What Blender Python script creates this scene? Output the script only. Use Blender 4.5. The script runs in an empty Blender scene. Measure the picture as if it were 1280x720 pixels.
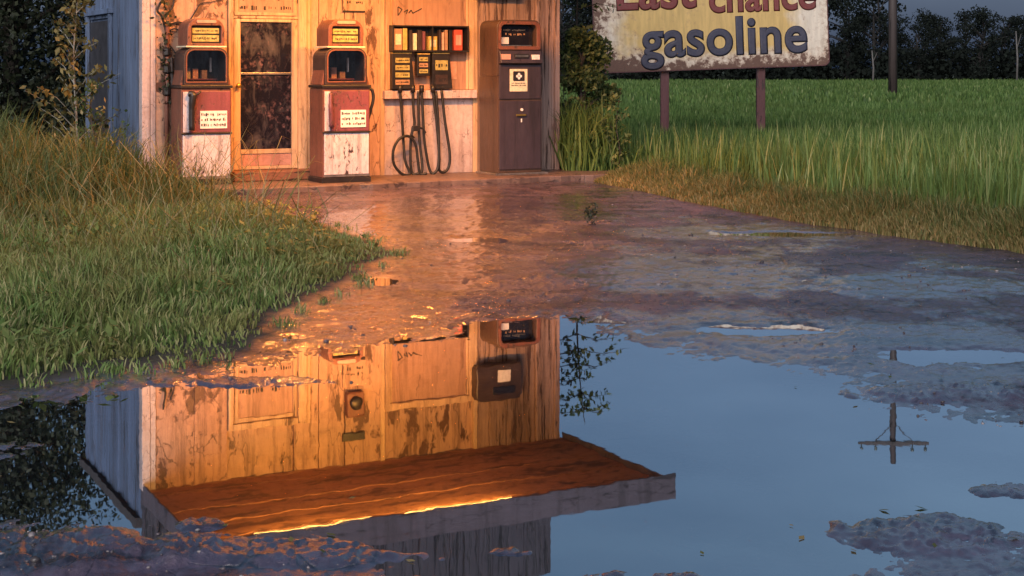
import bpy, bmesh, math, random
import numpy as np
from mathutils import Vector, Matrix

R = math.radians
PI = math.pi
rnd = random.Random(7)
rng = np.random.default_rng(11)
sc = bpy.context.scene
COL = sc.collection

# ------------------------------------------------------------------ camera
F, HORIZON, CAMH = 1900.0, 84.0, 1.3          # focal length in photo pixels, horizon row, eye height
cam_d = bpy.data.cameras.new("camera")
cam = bpy.data.objects.new("camera", cam_d)
COL.objects.link(cam)
cam.location = (0, 0, CAMH)
cam.rotation_euler = (R(90), 0, 0)
cam_d.sensor_width = 36
cam_d.lens = F / 1280 * 36
cam_d.shift_y = (HORIZON - 360) / 1280
cam_d.clip_start = 0.05
cam_d.clip_end = 2000
sc.camera = cam


def gx(x, y, z=0.0):
    """ground point (X, Y) seen at photo pixel x, y on the level z"""
    d = F * (CAMH - z) / (y - HORIZON)
    return ((x - 640) / F * d, d)


# ------------------------------------------------------------------ the building's own frame (u along the front, v inward)
TH = math.atan2(2.2, 4.27)
CT, ST = math.cos(TH), math.sin(TH)
P0 = (-3.8, 15.7)


def B(u, v, z=0.0):
    return Vector((P0[0] + u * CT - v * ST, P0[1] + u * ST + v * CT, z))


def wu(x, v=0.0):
    """u on the plane v of the front for photo column x"""
    k = (x - 640) / F
    return (-P0[0] + v * ST + k * (P0[1] + v * CT)) / (CT - k * ST)


def wz(x, y, v=0.0):
    u = wu(x, v)
    d = P0[1] + u * ST + v * CT
    return CAMH - (y - HORIZON) / F * d


# ------------------------------------------------------------------ mesh helpers
class MB:
    def __init__(self):
        self.bm = bmesh.new()

    def faces(self, pts, fs):
        vs = [self.bm.verts.new(p) for p in pts]
        for f in fs:
            try:
                self.bm.faces.new([vs[i] for i in f])
            except ValueError:
                pass
        return vs

    def box(self, x0, x1, y0, y1, z0, z1):
        p = [(x0, y0, z0), (x1, y0, z0), (x1, y1, z0), (x0, y1, z0), (x0, y0, z1), (x1, y0, z1), (x1, y1, z1), (x0, y1, z1)]
        self.faces(p, [(3, 2, 1, 0), (4, 5, 6, 7), (0, 1, 5, 4), (1, 2, 6, 5), (2, 3, 7, 6), (3, 0, 4, 7)])
        return self

    def prism(self, pts, a, b, axis='y'):
        """extrude a polygon: axis y -> pts are (x,z); axis z -> pts are (x,y); axis x -> pts are (y,z)"""
        def P(p, t):
            return {'y': (p[0], t, p[1]), 'z': (p[0], p[1], t), 'x': (t, p[0], p[1])}[axis]
        n = len(pts)
        q = [P(p, a) for p in pts] + [P(p, b) for p in pts]
        f = [tuple(range(n)), tuple(reversed(range(n, 2 * n)))] + [(i, n + i, n + (i + 1) % n, (i + 1) % n) for i in range(n)]
        self.faces(q, f)
        return self

    def ring(self, o, i_, a, b):
        """frame between two loops of equal count in the xz plane, from y=a to y=b"""
        n = len(o)
        q = [(p[0], a, p[1]) for p in o] + [(p[0], a, p[1]) for p in i_] + [(p[0], b, p[1]) for p in o] + [(p[0], b, p[1]) for p in i_]
        f = []
        for k in range(n):
            l = (k + 1) % n
            f += [(k, l, n + l, n + k), (2 * n + l, 2 * n + k, 3 * n + k, 3 * n + l), (l, k, 2 * n + k, 2 * n + l), (n + k, n + l, 3 * n + l, 3 * n + k)]
        self.faces(q, f)
        return self

    def tube(self, pts, r, seg=8, cap=True):
        pts = [Vector(p) for p in pts]
        n = len(pts)
        rs = r if isinstance(r, (list, tuple)) else [r] * n
        prev = None
        rows = []
        for i, p in enumerate(pts):
            t = (pts[min(i + 1, n - 1)] - pts[max(i - 1, 0)]).normalized()
            if prev is None:
                a = t.orthogonal().normalized()
            else:
                a = (prev - t * prev.dot(t))
                a = a.normalized() if a.length > 1e-6 else t.orthogonal().normalized()
            prev = a
            b = t.cross(a)
            rows.append([self.bm.verts.new(p + (a * math.cos(2 * PI * k / seg) + b * math.sin(2 * PI * k / seg)) * rs[i]) for k in range(seg)])
        for i in range(n - 1):
            for k in range(seg):
                l = (k + 1) % seg
                self.bm.faces.new((rows[i][k], rows[i][l], rows[i + 1][l], rows[i + 1][k]))
        if cap:
            self.bm.faces.new(list(reversed(rows[0])))
            self.bm.faces.new(rows[-1])
        return self

    def build(self, name, mat, parent=None, bevel=0.0, smooth=False, loc=None, rot=None, ink=None):
        if ink:
            for f_ in ink[0].bm.faces:
                f_.material_index = 1
            m2 = bpy.data.meshes.new('strokes')
            bmesh.ops.recalc_face_normals(ink[0].bm, faces=ink[0].bm.faces)
            ink[0].bm.to_mesh(m2)
            self.bm.from_mesh(m2)
            bpy.data.meshes.remove(m2)
        bmesh.ops.recalc_face_normals(self.bm, faces=self.bm.faces)
        me = bpy.data.meshes.new(name)
        self.bm.to_mesh(me)
        self.bm.free()
        if mat is not None:
            me.materials.append(mat)
        if ink:
            me.materials.append(ink[1])
        if smooth:
            me.polygons.foreach_set('use_smooth', [True] * len(me.polygons))
        o = bpy.data.objects.new(name, me)
        COL.objects.link(o)
        if parent is not None:
            o.parent = parent
        if loc is not None:
            o.location = loc
        if rot is not None:
            o.rotation_euler = rot
        if bevel:
            m = o.modifiers.new('bevel', 'BEVEL')
            m.width = bevel
            m.segments = 2
            m.limit_method = 'ANGLE'
            m.angle_limit = R(40)
        return o


def np_mesh(name, verts, quads=None, tris=None, mat=None, parent=None, tint=None, smooth=False, extra=None):
    me = bpy.data.meshes.new(name)
    nv = len(verts)
    me.vertices.add(nv)
    me.vertices.foreach_set('co', np.ascontiguousarray(verts, dtype=np.float32).ravel())
    parts, starts, totals, pos = [], [], [], 0
    for arr, k in ((quads, 4), (tris, 3)):
        if arr is None or not len(arr):
            continue
        parts.append(np.asarray(arr, dtype=np.int32).ravel())
        starts.append(pos + np.arange(len(arr), dtype=np.int32) * k)
        pos += len(arr) * k
    loops = np.concatenate(parts)
    st = np.concatenate(starts)
    me.loops.add(len(loops))
    me.loops.foreach_set('vertex_index', loops)
    me.polygons.add(len(st))
    me.polygons.foreach_set('loop_start', st)
    if smooth:
        me.polygons.foreach_set('use_smooth', np.ones(len(st), dtype=bool))
    for nm, arr in ([('tint', tint)] if tint is not None else []) + list((extra or {}).items()):
        a = me.attributes.new(nm, 'FLOAT', 'POINT')
        a.data.foreach_set('value', np.ascontiguousarray(arr, dtype=np.float32))
    me.update(calc_edges=True)
    me.validate()
    if mat is not None:
        me.materials.append(mat)
    o = bpy.data.objects.new(name, me)
    COL.objects.link(o)
    if parent is not None:
        o.parent = parent
    return o


def smooth_path(ctrl, n=6):
    """Catmull-Rom through the control points"""
    P = [Vector(c) for c in ctrl]
    P = [P[0] * 2 - P[1]] + P + [P[-1] * 2 - P[-2]]
    out = []
    for i in range(1, len(P) - 2):
        for k in range(n):
            t = k / n
            a, b, c, d = P[i - 1], P[i], P[i + 1], P[i + 2]
            out.append(0.5 * ((2 * b) + (c - a) * t + (2 * a - 5 * b + 4 * c - d) * t * t + (3 * b - a - 3 * c + d) * t ** 3))
    out.append(P[-2])
    return out


def rrect(x0, x1, z0, z1, rt, rb=0.004, n=6):
    """rounded rectangle loop, top radius rt and bottom radius rb"""
    pts = []
    for cx, cz, r, a0 in ((x1 - rb, z0 + rb, rb, -90), (x1 - rt, z1 - rt, rt, 0), (x0 + rt, z1 - rt, rt, 90), (x0 + rb, z0 + rb, rb, 180)):
        for k in range(n + 1):
            a = R(a0 + 90 * k / n)
            pts.append((cx + r * math.cos(a), cz + r * math.sin(a)))
    return pts


def empty(name, loc=(0, 0, 0), rz=0.0):
    o = bpy.data.objects.new(name, None)
    COL.objects.link(o)
    o.location = loc
    o.rotation_euler = (0, 0, rz)
    o.empty_display_size = 0.2
    return o


def tag(o, label=None, cat=None, group=None, kind=None):
    if label:
        o['label'] = label
    if cat:
        o['category'] = cat
    if group:
        o['group'] = group
    if kind:
        o['kind'] = kind
    return o


# ------------------------------------------------------------------ materials
class NT:
    def __init__(self, name):
        self.m = bpy.data.materials.new(name)
        self.m.use_nodes = True
        self.t = self.m.node_tree
        self.b = self.t.nodes['Principled BSDF']
        self.tc = self.t.nodes.new('ShaderNodeTexCoord')

    def link(self, a, b):
        self.t.links.new(a, b)

    def put(self, sock, v):
        if hasattr(v, 'is_output'):
            self.link(v, sock)
        else:
            if isinstance(v, (tuple, list)) and len(v) == 3 and sock.type == 'RGBA':
                v = (*v, 1)
            sock.default_value = v

    def coord(self, scale=(1, 1, 1), space='Object', loc=(0, 0, 0)):
        mp = self.t.nodes.new('ShaderNodeMapping')
        self.link(self.tc.outputs[space], mp.inputs['Vector'])
        mp.inputs['Scale'].default_value = scale
        self.put(mp.inputs['Location'], loc)
        return mp.outputs[0]

    def noise(self, vec, scale, detail=4, rough=.55, dist=0.0):
        n = self.t.nodes.new('ShaderNodeTexNoise')
        self.link(vec, n.inputs['Vector'])
        n.inputs['Scale'].default_value = scale
        n.inputs['Detail'].default_value = detail
        n.inputs['Roughness'].default_value = rough
        n.inputs['Distortion'].default_value = dist
        return n.outputs['Fac']

    def voro(self, vec, scale, feature='DISTANCE_TO_EDGE', rand=1.0):
        n = self.t.nodes.new('ShaderNodeTexVoronoi')
        n.feature = feature
        self.link(vec, n.inputs['Vector'])
        n.inputs['Scale'].default_value = scale
        n.inputs['Randomness'].default_value = rand
        return n.outputs['Distance']

    def ramp(self, fac, stops, interp='LINEAR'):
        n = self.t.nodes.new('ShaderNodeValToRGB')
        n.color_ramp.interpolation = interp
        e = n.color_ramp.elements
        while len(e) < len(stops):
            e.new(0.5)
        for el, (p, c) in zip(e, stops):
            el.position = p
            el.color = (c, c, c, 1) if not isinstance(c, (tuple, list)) else (*c, 1)
        self.put(n.inputs[0], fac)
        return n.outputs[0]

    def mix(self, fac, a, b, mode='MIX'):
        n = self.t.nodes.new('ShaderNodeMix')
        n.data_type = 'RGBA'
        n.blend_type = mode
        self.put(n.inputs[0], fac)
        self.put(n.inputs[6], a)
        self.put(n.inputs[7], b)
        return n.outputs[2]

    def math(self, op, a, b=0.0, clamp=False):
        n = self.t.nodes.new('ShaderNodeMath')
        n.operation = op
        n.use_clamp = clamp
        self.put(n.inputs[0], a)
        self.put(n.inputs[1], b)
        return n.outputs[0]

    def attr(self, name):
        n = self.t.nodes.new('ShaderNodeAttribute')
        n.attribute_name = name
        return n.outputs['Fac']

    def bump(self, h, strength=.3, dist=.01, normal=None):
        n = self.t.nodes.new('ShaderNodeBump')
        n.inputs['Strength'].default_value = strength
        n.inputs['Distance'].default_value = dist
        self.put(n.inputs['Height'], h)
        if normal is not None:
            self.link(normal, n.inputs['Normal'])
        return n.outputs[0]

    def set(self, **kw):
        names = dict(color='Base Color', rough='Roughness', metal='Metallic', ior='IOR', normal='Normal', spec='Specular IOR Level', emit='Emission Color', estr='Emission Strength', coat='Coat Weight', alpha='Alpha')
        for k, v in kw.items():
            self.put(self.b.inputs[names[k]], v)
        return self


def mul(c, k):
    return tuple(x * k for x in c)


def m_worn(name, color, under, peel=.42, scale=5.0, stretch=(1, 1, .3), rough=.6, vary=.25, cracks=.5, metal=0.0, seed=0.0, bump=.5, stains=.55):
    """old paint over a darker ground: blotchy tone, flaked patches, hairline cracks"""
    n = NT(name)
    oi = n.t.nodes.new('ShaderNodeObjectInfo')
    v = n.coord(stretch, loc=(seed, seed * 1.7, seed * .6))
    add = n.t.nodes.new('ShaderNodeVectorMath')
    add.operation = 'ADD'
    n.link(v, add.inputs[0])
    cm = n.t.nodes.new('ShaderNodeCombineXYZ')
    n.put(cm.inputs[0], n.math('MULTIPLY', oi.outputs['Random'], 13.0))
    n.link(cm.outputs[0], add.inputs[1])
    v = add.outputs[0]
    big = n.noise(v, scale * .35, 5, .6)
    fine = n.noise(v, scale * 2.2, 8, .68, .4)
    tone = n.ramp(big, [(.3, 1 - vary), (.7, 1 + vary * .3)])
    c = n.mix(1.0, color, tone, 'MULTIPLY')
    c = n.mix(n.ramp(n.noise(v, scale * 5, 6, .7), [(.45, 0.0), (.75, .35)]), c, under)
    flake = n.ramp(n.math('ADD', n.math('MULTIPLY', fine, .7), n.math('MULTIPLY', big, .3)), [(peel - .015, 1.0), (peel + .02, 0.0)])
    c = n.mix(flake, c, n.mix(n.noise(v, scale * 8, 3), mul(under, .55), mul(under, 1.3)))
    runs = n.ramp(n.noise(n.coord((9, 9, .55), loc=(seed * 3, 0, 0)), 1.0, 6, .7), [(.34, 1.0), (.50, 0.0)])
    c = n.mix(n.math('MULTIPLY', runs, stains), c, under)
    blot = n.ramp(n.noise(n.coord((1, 1, .7), loc=(0, seed, seed)), 2.6, 7, .72, .5), [(.54, 0.0), (.70, 1.0)])
    c = n.mix(n.math('MULTIPLY', blot, stains * .8), c, mul(under, 1.4))
    h = n.math('SUBTRACT', fine, n.math('MULTIPLY', flake, .5))
    if cracks:
        cv = n.coord((stretch[0] * 1.0, stretch[1], stretch[2] * .9))
        wv = n.t.nodes.new('ShaderNodeTexNoise')
        n.link(cv, wv.inputs['Vector'])
        wv.inputs['Scale'].default_value = scale * 2.5
        wv.inputs['Detail'].default_value = 5
        wa = n.t.nodes.new('ShaderNodeVectorMath')
        wa.operation = 'MULTIPLY_ADD'
        n.link(wv.outputs['Color'], wa.inputs[0])
        wa.inputs[1].default_value = (.55 / scale,) * 3
        n.link(cv, wa.inputs[2])
        ed = n.voro(wa.outputs[0], scale * 1.6)
        ln = n.ramp(n.math('ADD', ed, n.math('MULTIPLY', n.noise(v, scale * 4, 3), .03)), [(.012, 1.0), (.040, 0.0)])
        ln = n.math('MULTIPLY', ln, n.ramp(n.noise(v, scale * .9, 3), [(.48, 0.0), (.56, cracks)]))
        c = n.mix(ln, c, mul(under, .25))
        h = n.math('SUBTRACT', h, n.math('MULTIPLY', ln, .6))
    n.set(color=c, rough=n.ramp(fine, [(.3, rough - .12), (.7, min(1, rough + .15))]), metal=metal, normal=n.bump(h, bump, .008))
    return n.m


def m_plain(name, color, rough=.5, metal=0.0, vary=.25, scale=14.0, bump=.15, emit=0.0, coat=0.0):
    n = NT(name)
    v = n.coord()
    f = n.noise(v, scale, 6, .6)
    c = n.mix(1.0, color, n.ramp(f, [(.3, 1 - vary), (.7, 1 + vary)]), 'MULTIPLY')
    n.set(color=c, rough=n.ramp(n.noise(v, scale * .6, 4), [(.3, max(.02, rough - .1)), (.7, min(1, rough + .12))]), metal=metal, coat=coat)
    if bump:
        n.set(normal=n.bump(f, bump, .004))
    if emit:
        n.set(emit=c, estr=emit)
    return n.m


def m_leaf(name, stops, rough=.55, trans=.25, big=None, spec=.25):
    """foliage: each leaf or blade keeps its own hue (attribute tint)"""
    n = NT(name)
    c = n.ramp(n.attr('tint'), stops)
    if big:
        c = n.mix(n.ramp(n.noise(n.coord(), big[0], 3), [(.4, 0.0), (.62, 1.0)]), c, n.mix(.55, c, big[1]))
    n.set(color=c, rough=rough, spec=spec)
    tr = n.t.nodes.new('ShaderNodeBsdfTranslucent')
    n.link(c, tr.inputs['Color'])
    mx = n.t.nodes.new('ShaderNodeMixShader')
    mx.inputs[0].default_value = trans
    n.link(n.b.outputs[0], mx.inputs[1])
    n.link(tr.outputs[0], mx.inputs[2])
    n.link(mx.outputs[0], n.t.nodes['Material Output'].inputs['Surface'])
    return n.m


M = {}
WOOD = (.10, .055, .04)
M['wall'] = m_worn('pale_wall_paint', (.62, .38, .25), (.13, .065, .04), peel=.445, scale=3.2, stretch=(1, 1, .35), cracks=.8, seed=1, stains=.75)
M['plaster'] = m_worn('pale_plaster', (.60, .34, .23), (.12, .055, .04), peel=.435, scale=2.4, stretch=(1, 1, .8), cracks=.9, seed=4, stains=.75)
M['panel'] = m_worn('white_pink_panel_paint', (.62, .50, .49), (.15, .09, .08), peel=.36, scale=6, stretch=(1, 1, .8), cracks=.9, seed=2)
M['trim'] = m_worn('cream_trim_paint', (.68, .46, .28), (.13, .065, .04), peel=.41, scale=5, stretch=(1, 1, .14), cracks=.5, seed=3)
M['board'] = m_worn('weathered_pinkish_board', (.46, .30, .23), (.11, .06, .045), peel=.43, scale=5.5, stretch=(1.6, 1.6, .10), cracks=.8, seed=5, bump=.9)
M['corner'] = m_worn('split_corner_board', (.52, .35, .30), (.09, .05, .04), peel=.43, scale=6, stretch=(1.8, 1.8, .08), cracks=1.0, seed=6, bump=1.0)
M['blue'] = m_worn('faded_blue_board', (.15, .21, .35), (.07, .075, .10), peel=.43, scale=6, stretch=(1.8, 1.8, .09), cracks=1.0, seed=7, bump=.9)
M['grey_plank'] = m_worn('grey_weathered_plank', (.09, .08, .10), (.03, .027, .034), peel=.46, scale=6, stretch=(1.6, 1.6, .12), cracks=1.0, seed=8, bump=.9)
M['soffit'] = m_worn('brown_soffit_board', (.50, .23, .13), (.14, .06, .04), peel=.44, scale=3, stretch=(.25, 1, 1), cracks=.5, seed=9)
M['fascia'] = m_worn('grey_fascia', (.14, .115, .14), (.05, .04, .045), peel=.42, scale=5, stretch=(.2, 1, 1), cracks=.6, seed=10)
M['roof'] = m_plain('roof_felt', (.06, .055, .06), .9)
M['ply'] = m_worn('orange_ply', (.50, .29, .20), (.16, .08, .05), peel=.36, scale=3, stretch=(1, 1, .2), cracks=.4, seed=12)
M['kick'] = m_worn('pink_kick_plate', (.62, .33, .27), (.2, .08, .06), peel=.34, scale=4, stretch=(1, 1, 1), cracks=.3, seed=13)
M['dark_panel'] = m_plain('dark_panel', (.045, .045, .055), .55, 0, .3, 6)
M['step'] = m_worn('worn_red_wood', (.24, .10, .06), (.06, .03, .02), peel=.44, scale=6, stretch=(.2, 1, 1), cracks=.6, seed=14)
M['slab'] = m_worn('stained_concrete', (.17, .115, .10), (.05, .035, .035), peel=.44, scale=4, stretch=(.6, .6, 1), cracks=.8, seed=15, rough=.42)
M['steel_brown'] = m_worn('rust_brown_paint', (.20, .075, .05), (.06, .03, .022), peel=.42, scale=7, stretch=(1, 1, .5), cracks=.3, rough=.45, seed=16)
M['maroon'] = m_worn('maroon_paint', (.20, .062, .08), (.07, .03, .03), peel=.43, scale=9, stretch=(1, 1, .6), cracks=.3, rough=.4, seed=17)
M['white_paint'] = m_worn('chalky_white_paint', (.62, .58, .64), (.06, .04, .045), peel=.42, scale=9, stretch=(1, 1, .45), cracks=.9, rough=.45, seed=18)
M['black'] = m_plain('black_enamel', (.018, .016, .017), .4, 0, .3, 10)
M['dark_brown'] = m_plain('dark_brown_enamel', (.045, .03, .028), .38, 0, .35, 6)
M['rubber'] = m_plain('black_rubber', (.016, .016, .017), .5, 0, .4, 30)
M['chrome'] = m_plain('dull_metal', (.45, .42, .38), .35, .9, .3, 20)
M['cream'] = m_plain('cream_card', (.66, .58, .42), .6, 0, .2, 30)
M['white_card'] = m_plain('white_card', (.72, .69, .68), .6, 0, .14, 30)
M['yellow'] = m_plain('yellow_card', (.52, .36, .10), .55, 0, .3, 20)
M['ochre'] = m_plain('ochre_dial', (.36, .31, .11), .5, 0, .4, 30)
M['red'] = m_plain('red_card', (.55, .08, .05), .5, 0, .25, 20)
M['tan'] = m_plain('tan_card', (.34, .20, .12), .6, 0, .3, 20)
M['peach'] = m_plain('peach_card', (.62, .34, .24), .6, 0, .25, 20)
M['ink'] = m_plain('black_ink', (.015, .014, .018), .6, 0, .2, 20, 0)
M['plum'] = m_worn('plum_grey_enamel', (.052, .040, .054), (.02, .017, .02), peel=.38, scale=6, stretch=(1, 1, .4), cracks=.0, rough=.38, seed=19, bump=.2)
M['brown_side'] = m_worn('brown_cabinet_paint', (.085, .05, .036), (.03, .02, .018), peel=.38, scale=6, stretch=(1, 1, .4), cracks=.0, rough=.4, seed=20, bump=.2)
M['brass'] = m_plain('brass', (.55, .38, .10), .35, .9, .2, 30)
M['maroon_ink'] = m_worn('maroon_letter_paint', (.20, .032, .034), (.20, .12, .09), peel=.33, scale=9, cracks=.2, stretch=(1, 1, 1), seed=21, bump=.1, stains=.15)
M['navy_ink'] = m_worn('navy_letter_paint', (.042, .045, .085), (.14, .10, .09), peel=.33, scale=9, cracks=.2, stretch=(1, 1, 1), seed=22, bump=.1, stains=.15)
M['post'] = m_worn('purple_brown_post', (.12, .04, .045), (.04, .02, .02), peel=.42, scale=9, stretch=(1, 1, .1), cracks=.4, seed=23)
M['pole'] = m_worn('dark_pole_wood', (.07, .052, .05), (.025, .02, .02), peel=.45, scale=5, stretch=(1, 1, .05), cracks=.6, seed=24)
M['bark'] = m_worn('dark_bark', (.06, .045, .035), (.025, .02, .015), peel=.45, scale=9, stretch=(1, 1, .3), cracks=.6, seed=25)
M['pale_bark'] = m_plain('pale_bark', (.32, .30, .26), .8, 0, .3, 8)
M['far_bark'] = m_plain('far_bark', (.018, .016, .016), .9)
M['grey_bark'] = m_plain('grey_bark', (.12, .11, .105), .8, 0, .3, 8)
M['porcelain'] = m_plain('insulator_glass', (.10, .12, .12), .25)

# dirty glass of the door and the pumps
n = NT('dirty_dark_glass')
v = n.coord((1, 1, .5))
f = n.noise(v, 7, 9, .72, .6)
g = n.ramp(f, [(.50, 0.0), (.66, .85)])
spot = n.math('MULTIPLY', n.ramp(n.noise(n.coord(), 22, 4, .7), [(.52, 0.0), (.66, 1.0)]), n.ramp(n.noise(n.coord(), 2.2, 3), [(.45, 0.0), (.62, .8)]))
c = n.mix(g, (.012, .011, .018), (.075, .068, .085))
c = n.mix(spot, c, (.20, .12, .14))
n.set(color=c, rough=n.ramp(f, [(.4, .08), (.65, .6)]), spec=.35, normal=n.bump(f, .1, .003))
M['glass'] = n.m
n = NT('clear_glass')
tp = n.t.nodes.new('ShaderNodeBsdfTransparent')
tp.inputs[0].default_value = (.82, .82, .84, 1)
gs = n.t.nodes.new('ShaderNodeBsdfGlossy')
gs.inputs['Roughness'].default_value = .12
mx = n.t.nodes.new('ShaderNodeMixShader')
n.link(n.ramp(n.noise(n.coord((1, 1, .5)), 9, 7, .7), [(.42, .06), (.7, .20)]), mx.inputs[0])
n.link(tp.outputs[0], mx.inputs[1])
n.link(gs.outputs[0], mx.inputs[2])
n.link(mx.outputs[0], n.t.nodes['Material Output'].inputs['Surface'])
M['clear_glass'] = n.m
M['screen'] = m_plain('dark_screen', (.012, .011, .015), .12, 0, .3, 10, 0)


# the sign: yellow field worn to cream at its borders, rust from the edges
def m_sign(w, h):
    n = NT('rusty_sign_face')
    v = n.coord()
    sep = n.t.nodes.new('ShaderNodeSeparateXYZ')
    n.link(v, sep.inputs[0])
    x, z = sep.outputs[0], sep.outputs[2]
    ax = n.math('ABSOLUTE', x)
    big = n.noise(v, 2.2, 6, .6)
    fine = n.noise(v, 11, 9, .72, .3)
    # yellow patch in the middle
    dx = n.math('DIVIDE', n.math('ABSOLUTE', n.math('SUBTRACT', x, -.02)), w * .43)
    dz = n.math('DIVIDE', n.math('ABSOLUTE', n.math('SUBTRACT', z, h * .46)), h * .36)
    d = n.math('ADD', n.math('MAXIMUM', dx, dz), n.math('MULTIPLY', n.math('SUBTRACT', big, .5), .7))
    c = n.mix(n.ramp(d, [(.74, 1.0), (1.05, 0.0)]), (.76, .66, .55), (.64, .43, .16))
    c = n.mix(1.0, c, n.ramp(n.noise(n.coord((3, 1, .35)), 5, 6, .65), [(.3, .78), (.65, 1.08)]), 'MULTIPLY')
    # rust: towards the border, most at the lower left
    edge = n.math('MINIMUM', n.math('SUBTRACT', w / 2, ax), n.math('MINIMUM', z, n.math('SUBTRACT', h, z)))
    left = n.math('MULTIPLY', n.ramp(n.math('DIVIDE', n.math('ADD', x, w / 2), w), [(.0, 1.0), (.26, 0.0)]), .14)
    low = n.math('MULTIPLY', n.ramp(n.math('DIVIDE', z, h), [(.0, 1.0), (.24, 0.0)]), .17)
    e = n.math('ADD', n.math('ADD', left, low), n.math('MULTIPLY', n.ramp(edge, [(.0, 1.0), (.3, 0.0)]), .10))
    rust = n.math('ADD', n.math('ADD', n.math('MULTIPLY', fine, .7), n.math('MULTIPLY', big, .3)), e)
    c = n.mix(n.ramp(rust, [(.55, 0.0), (.68, .6)]), c, (.34, .19, .12))
    c = n.mix(n.ramp(rust, [(.655, 0.0), (.71, .95)]), c, n.mix(n.noise(v, 40, 3), (.045, .022, .018), (.17, .07, .045)))
    n.set(color=c, rough=.6, normal=n.bump(rust, -.25, .01))
    return n.m


# ------------------------------------------------------------------ world and sun
SUN_AZ, SUN_EL = R(197), R(27)          # behind the camera, a little to its left; azimuth clockwise from +Y
w = bpy.data.worlds.new("World")
sc.world = w
w.use_nodes = True
t = w.node_tree
bg = t.nodes['Background']
sky = t.nodes.new('ShaderNodeTexSky')
sky.sky_type = 'NISHITA'
sky.sun_disc = False
sky.sun_elevation = SUN_EL
sky.sun_rotation = SUN_AZ
sky.air_density = 1.6
sky.dust_density = 0.6
sky.ozone_density = 3.0
tint = t.nodes.new('ShaderNodeMix')
tint.data_type = 'RGBA'
tint.blend_type = 'MULTIPLY'
tint.inputs[0].default_value = 1.0

t.links.new(sky.outputs[0], tint.inputs[6])
# the evening sky deepens to slate blue towards the horizon
tc0 = t.nodes.new('ShaderNodeTexCoord')
sx = t.nodes.new('ShaderNodeSeparateXYZ')
t.links.new(tc0.outputs['Generated'], sx.inputs[0])
r0 = t.nodes.new('ShaderNodeValToRGB')
r0.color_ramp.elements[0].position = 0.0
r0.color_ramp.elements[0].color = (.085, .17, .60, 1)
r0.color_ramp.elements[1].position = .30
r0.color_ramp.elements[1].color = (.76, .80, .90, 1)
t.links.new(sx.outputs[2], r0.inputs[0])
t.links.new(r0.outputs[0], tint.inputs[7])
# thin evening cloud veil
tc = t.nodes.new('ShaderNodeTexCoord')
mp = t.nodes.new('ShaderNodeMapping')
mp.inputs['Scale'].default_value = (1.2, 1.2, 5)
t.links.new(tc.outputs['Generated'], mp.inputs[0])
ns = t.nodes.new('ShaderNodeTexNoise')
ns.inputs['Scale'].default_value = 2.2
ns.inputs['Detail'].default_value = 6
t.links.new(mp.outputs[0], ns.inputs['Vector'])
rp = t.nodes.new('ShaderNodeValToRGB')
rp.color_ramp.elements[0].position = .35
rp.color_ramp.elements[0].color = (.78, .79, .82, 1)
rp.color_ramp.elements[1].position = .72
rp.color_ramp.elements[1].color = (1.2, 1.17, 1.13, 1)
t.links.new(ns.outputs['Fac'], rp.inputs[0])
cl = t.nodes.new('ShaderNodeMix')
cl.data_type = 'RGBA'
cl.blend_type = 'MULTIPLY'
cl.inputs[0].default_value = 1.0
t.links.new(tint.outputs[2], cl.inputs[6])
t.links.new(rp.outputs[0], cl.inputs[7])
t.links.new(cl.outputs[2], bg.inputs[0])
bg.inputs[1].default_value = 0.05

sun_d = bpy.data.lights.new('sun', 'SUN')
sun_d.energy = 2.0
sun_d.angle = R(50)
sun_d.color = (1.0, .93, .88)
sun = bpy.data.objects.new('sun', sun_d)
COL.objects.link(sun)
sd = Vector((math.cos(SUN_EL) * math.sin(SUN_AZ), math.cos(SUN_EL) * math.cos(SUN_AZ), math.sin(SUN_EL)))
sun.rotation_euler = sd.to_track_quat('Z', 'Y').to_euler()
sun.location = sd * 50

sc.view_settings.view_transform = 'Standard'
sc.view_settings.look = 'None'
sc.view_settings.exposure = 0.55
sc.view_settings.gamma = 1.0
sc.render.engine = 'CYCLES'
sc.cycles.use_denoising = True
sc.cycles.max_bounces = 6
sc.cycles.sample_clamp_indirect = 4.0


# ------------------------------------------------------------------ numpy noise
def vnoise(x, y, seed=0):
    xi, yi = np.floor(x).astype(np.int64), np.floor(y).astype(np.int64)
    xf, yf = x - xi, y - yi
    u, v_ = xf * xf * xf * (xf * (xf * 6 - 15) + 10), yf * yf * yf * (yf * (yf * 6 - 15) + 10)

    def h(a, b):
        k = (a * 374761393 + b * 668265263 + seed * 974711) & 0xFFFFFFFF
        k = ((k ^ (k >> 13)) * 1274126177) & 0xFFFFFFFF
        k = k ^ (k >> 16)
        return (k & 0xFFFF) / 65535.0 * 2 - 1
    a, b, c, d = h(xi, yi), h(xi + 1, yi), h(xi, yi + 1), h(xi + 1, yi + 1)
    return a + (b - a) * u + (c - a) * v_ + (a - b - c + d) * u * v_


def fbm(x, y, octs=4, seed=0, gain=.5):
    s, a, t_ = 0, 1.0, 0
    for o in range(octs):
        s = s + a * vnoise(x * 2 ** o + 17.3 * o, y * 2 ** o - 9.1 * o, seed + o)
        t_ += a
        a *= gain
    return s / t_


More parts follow.
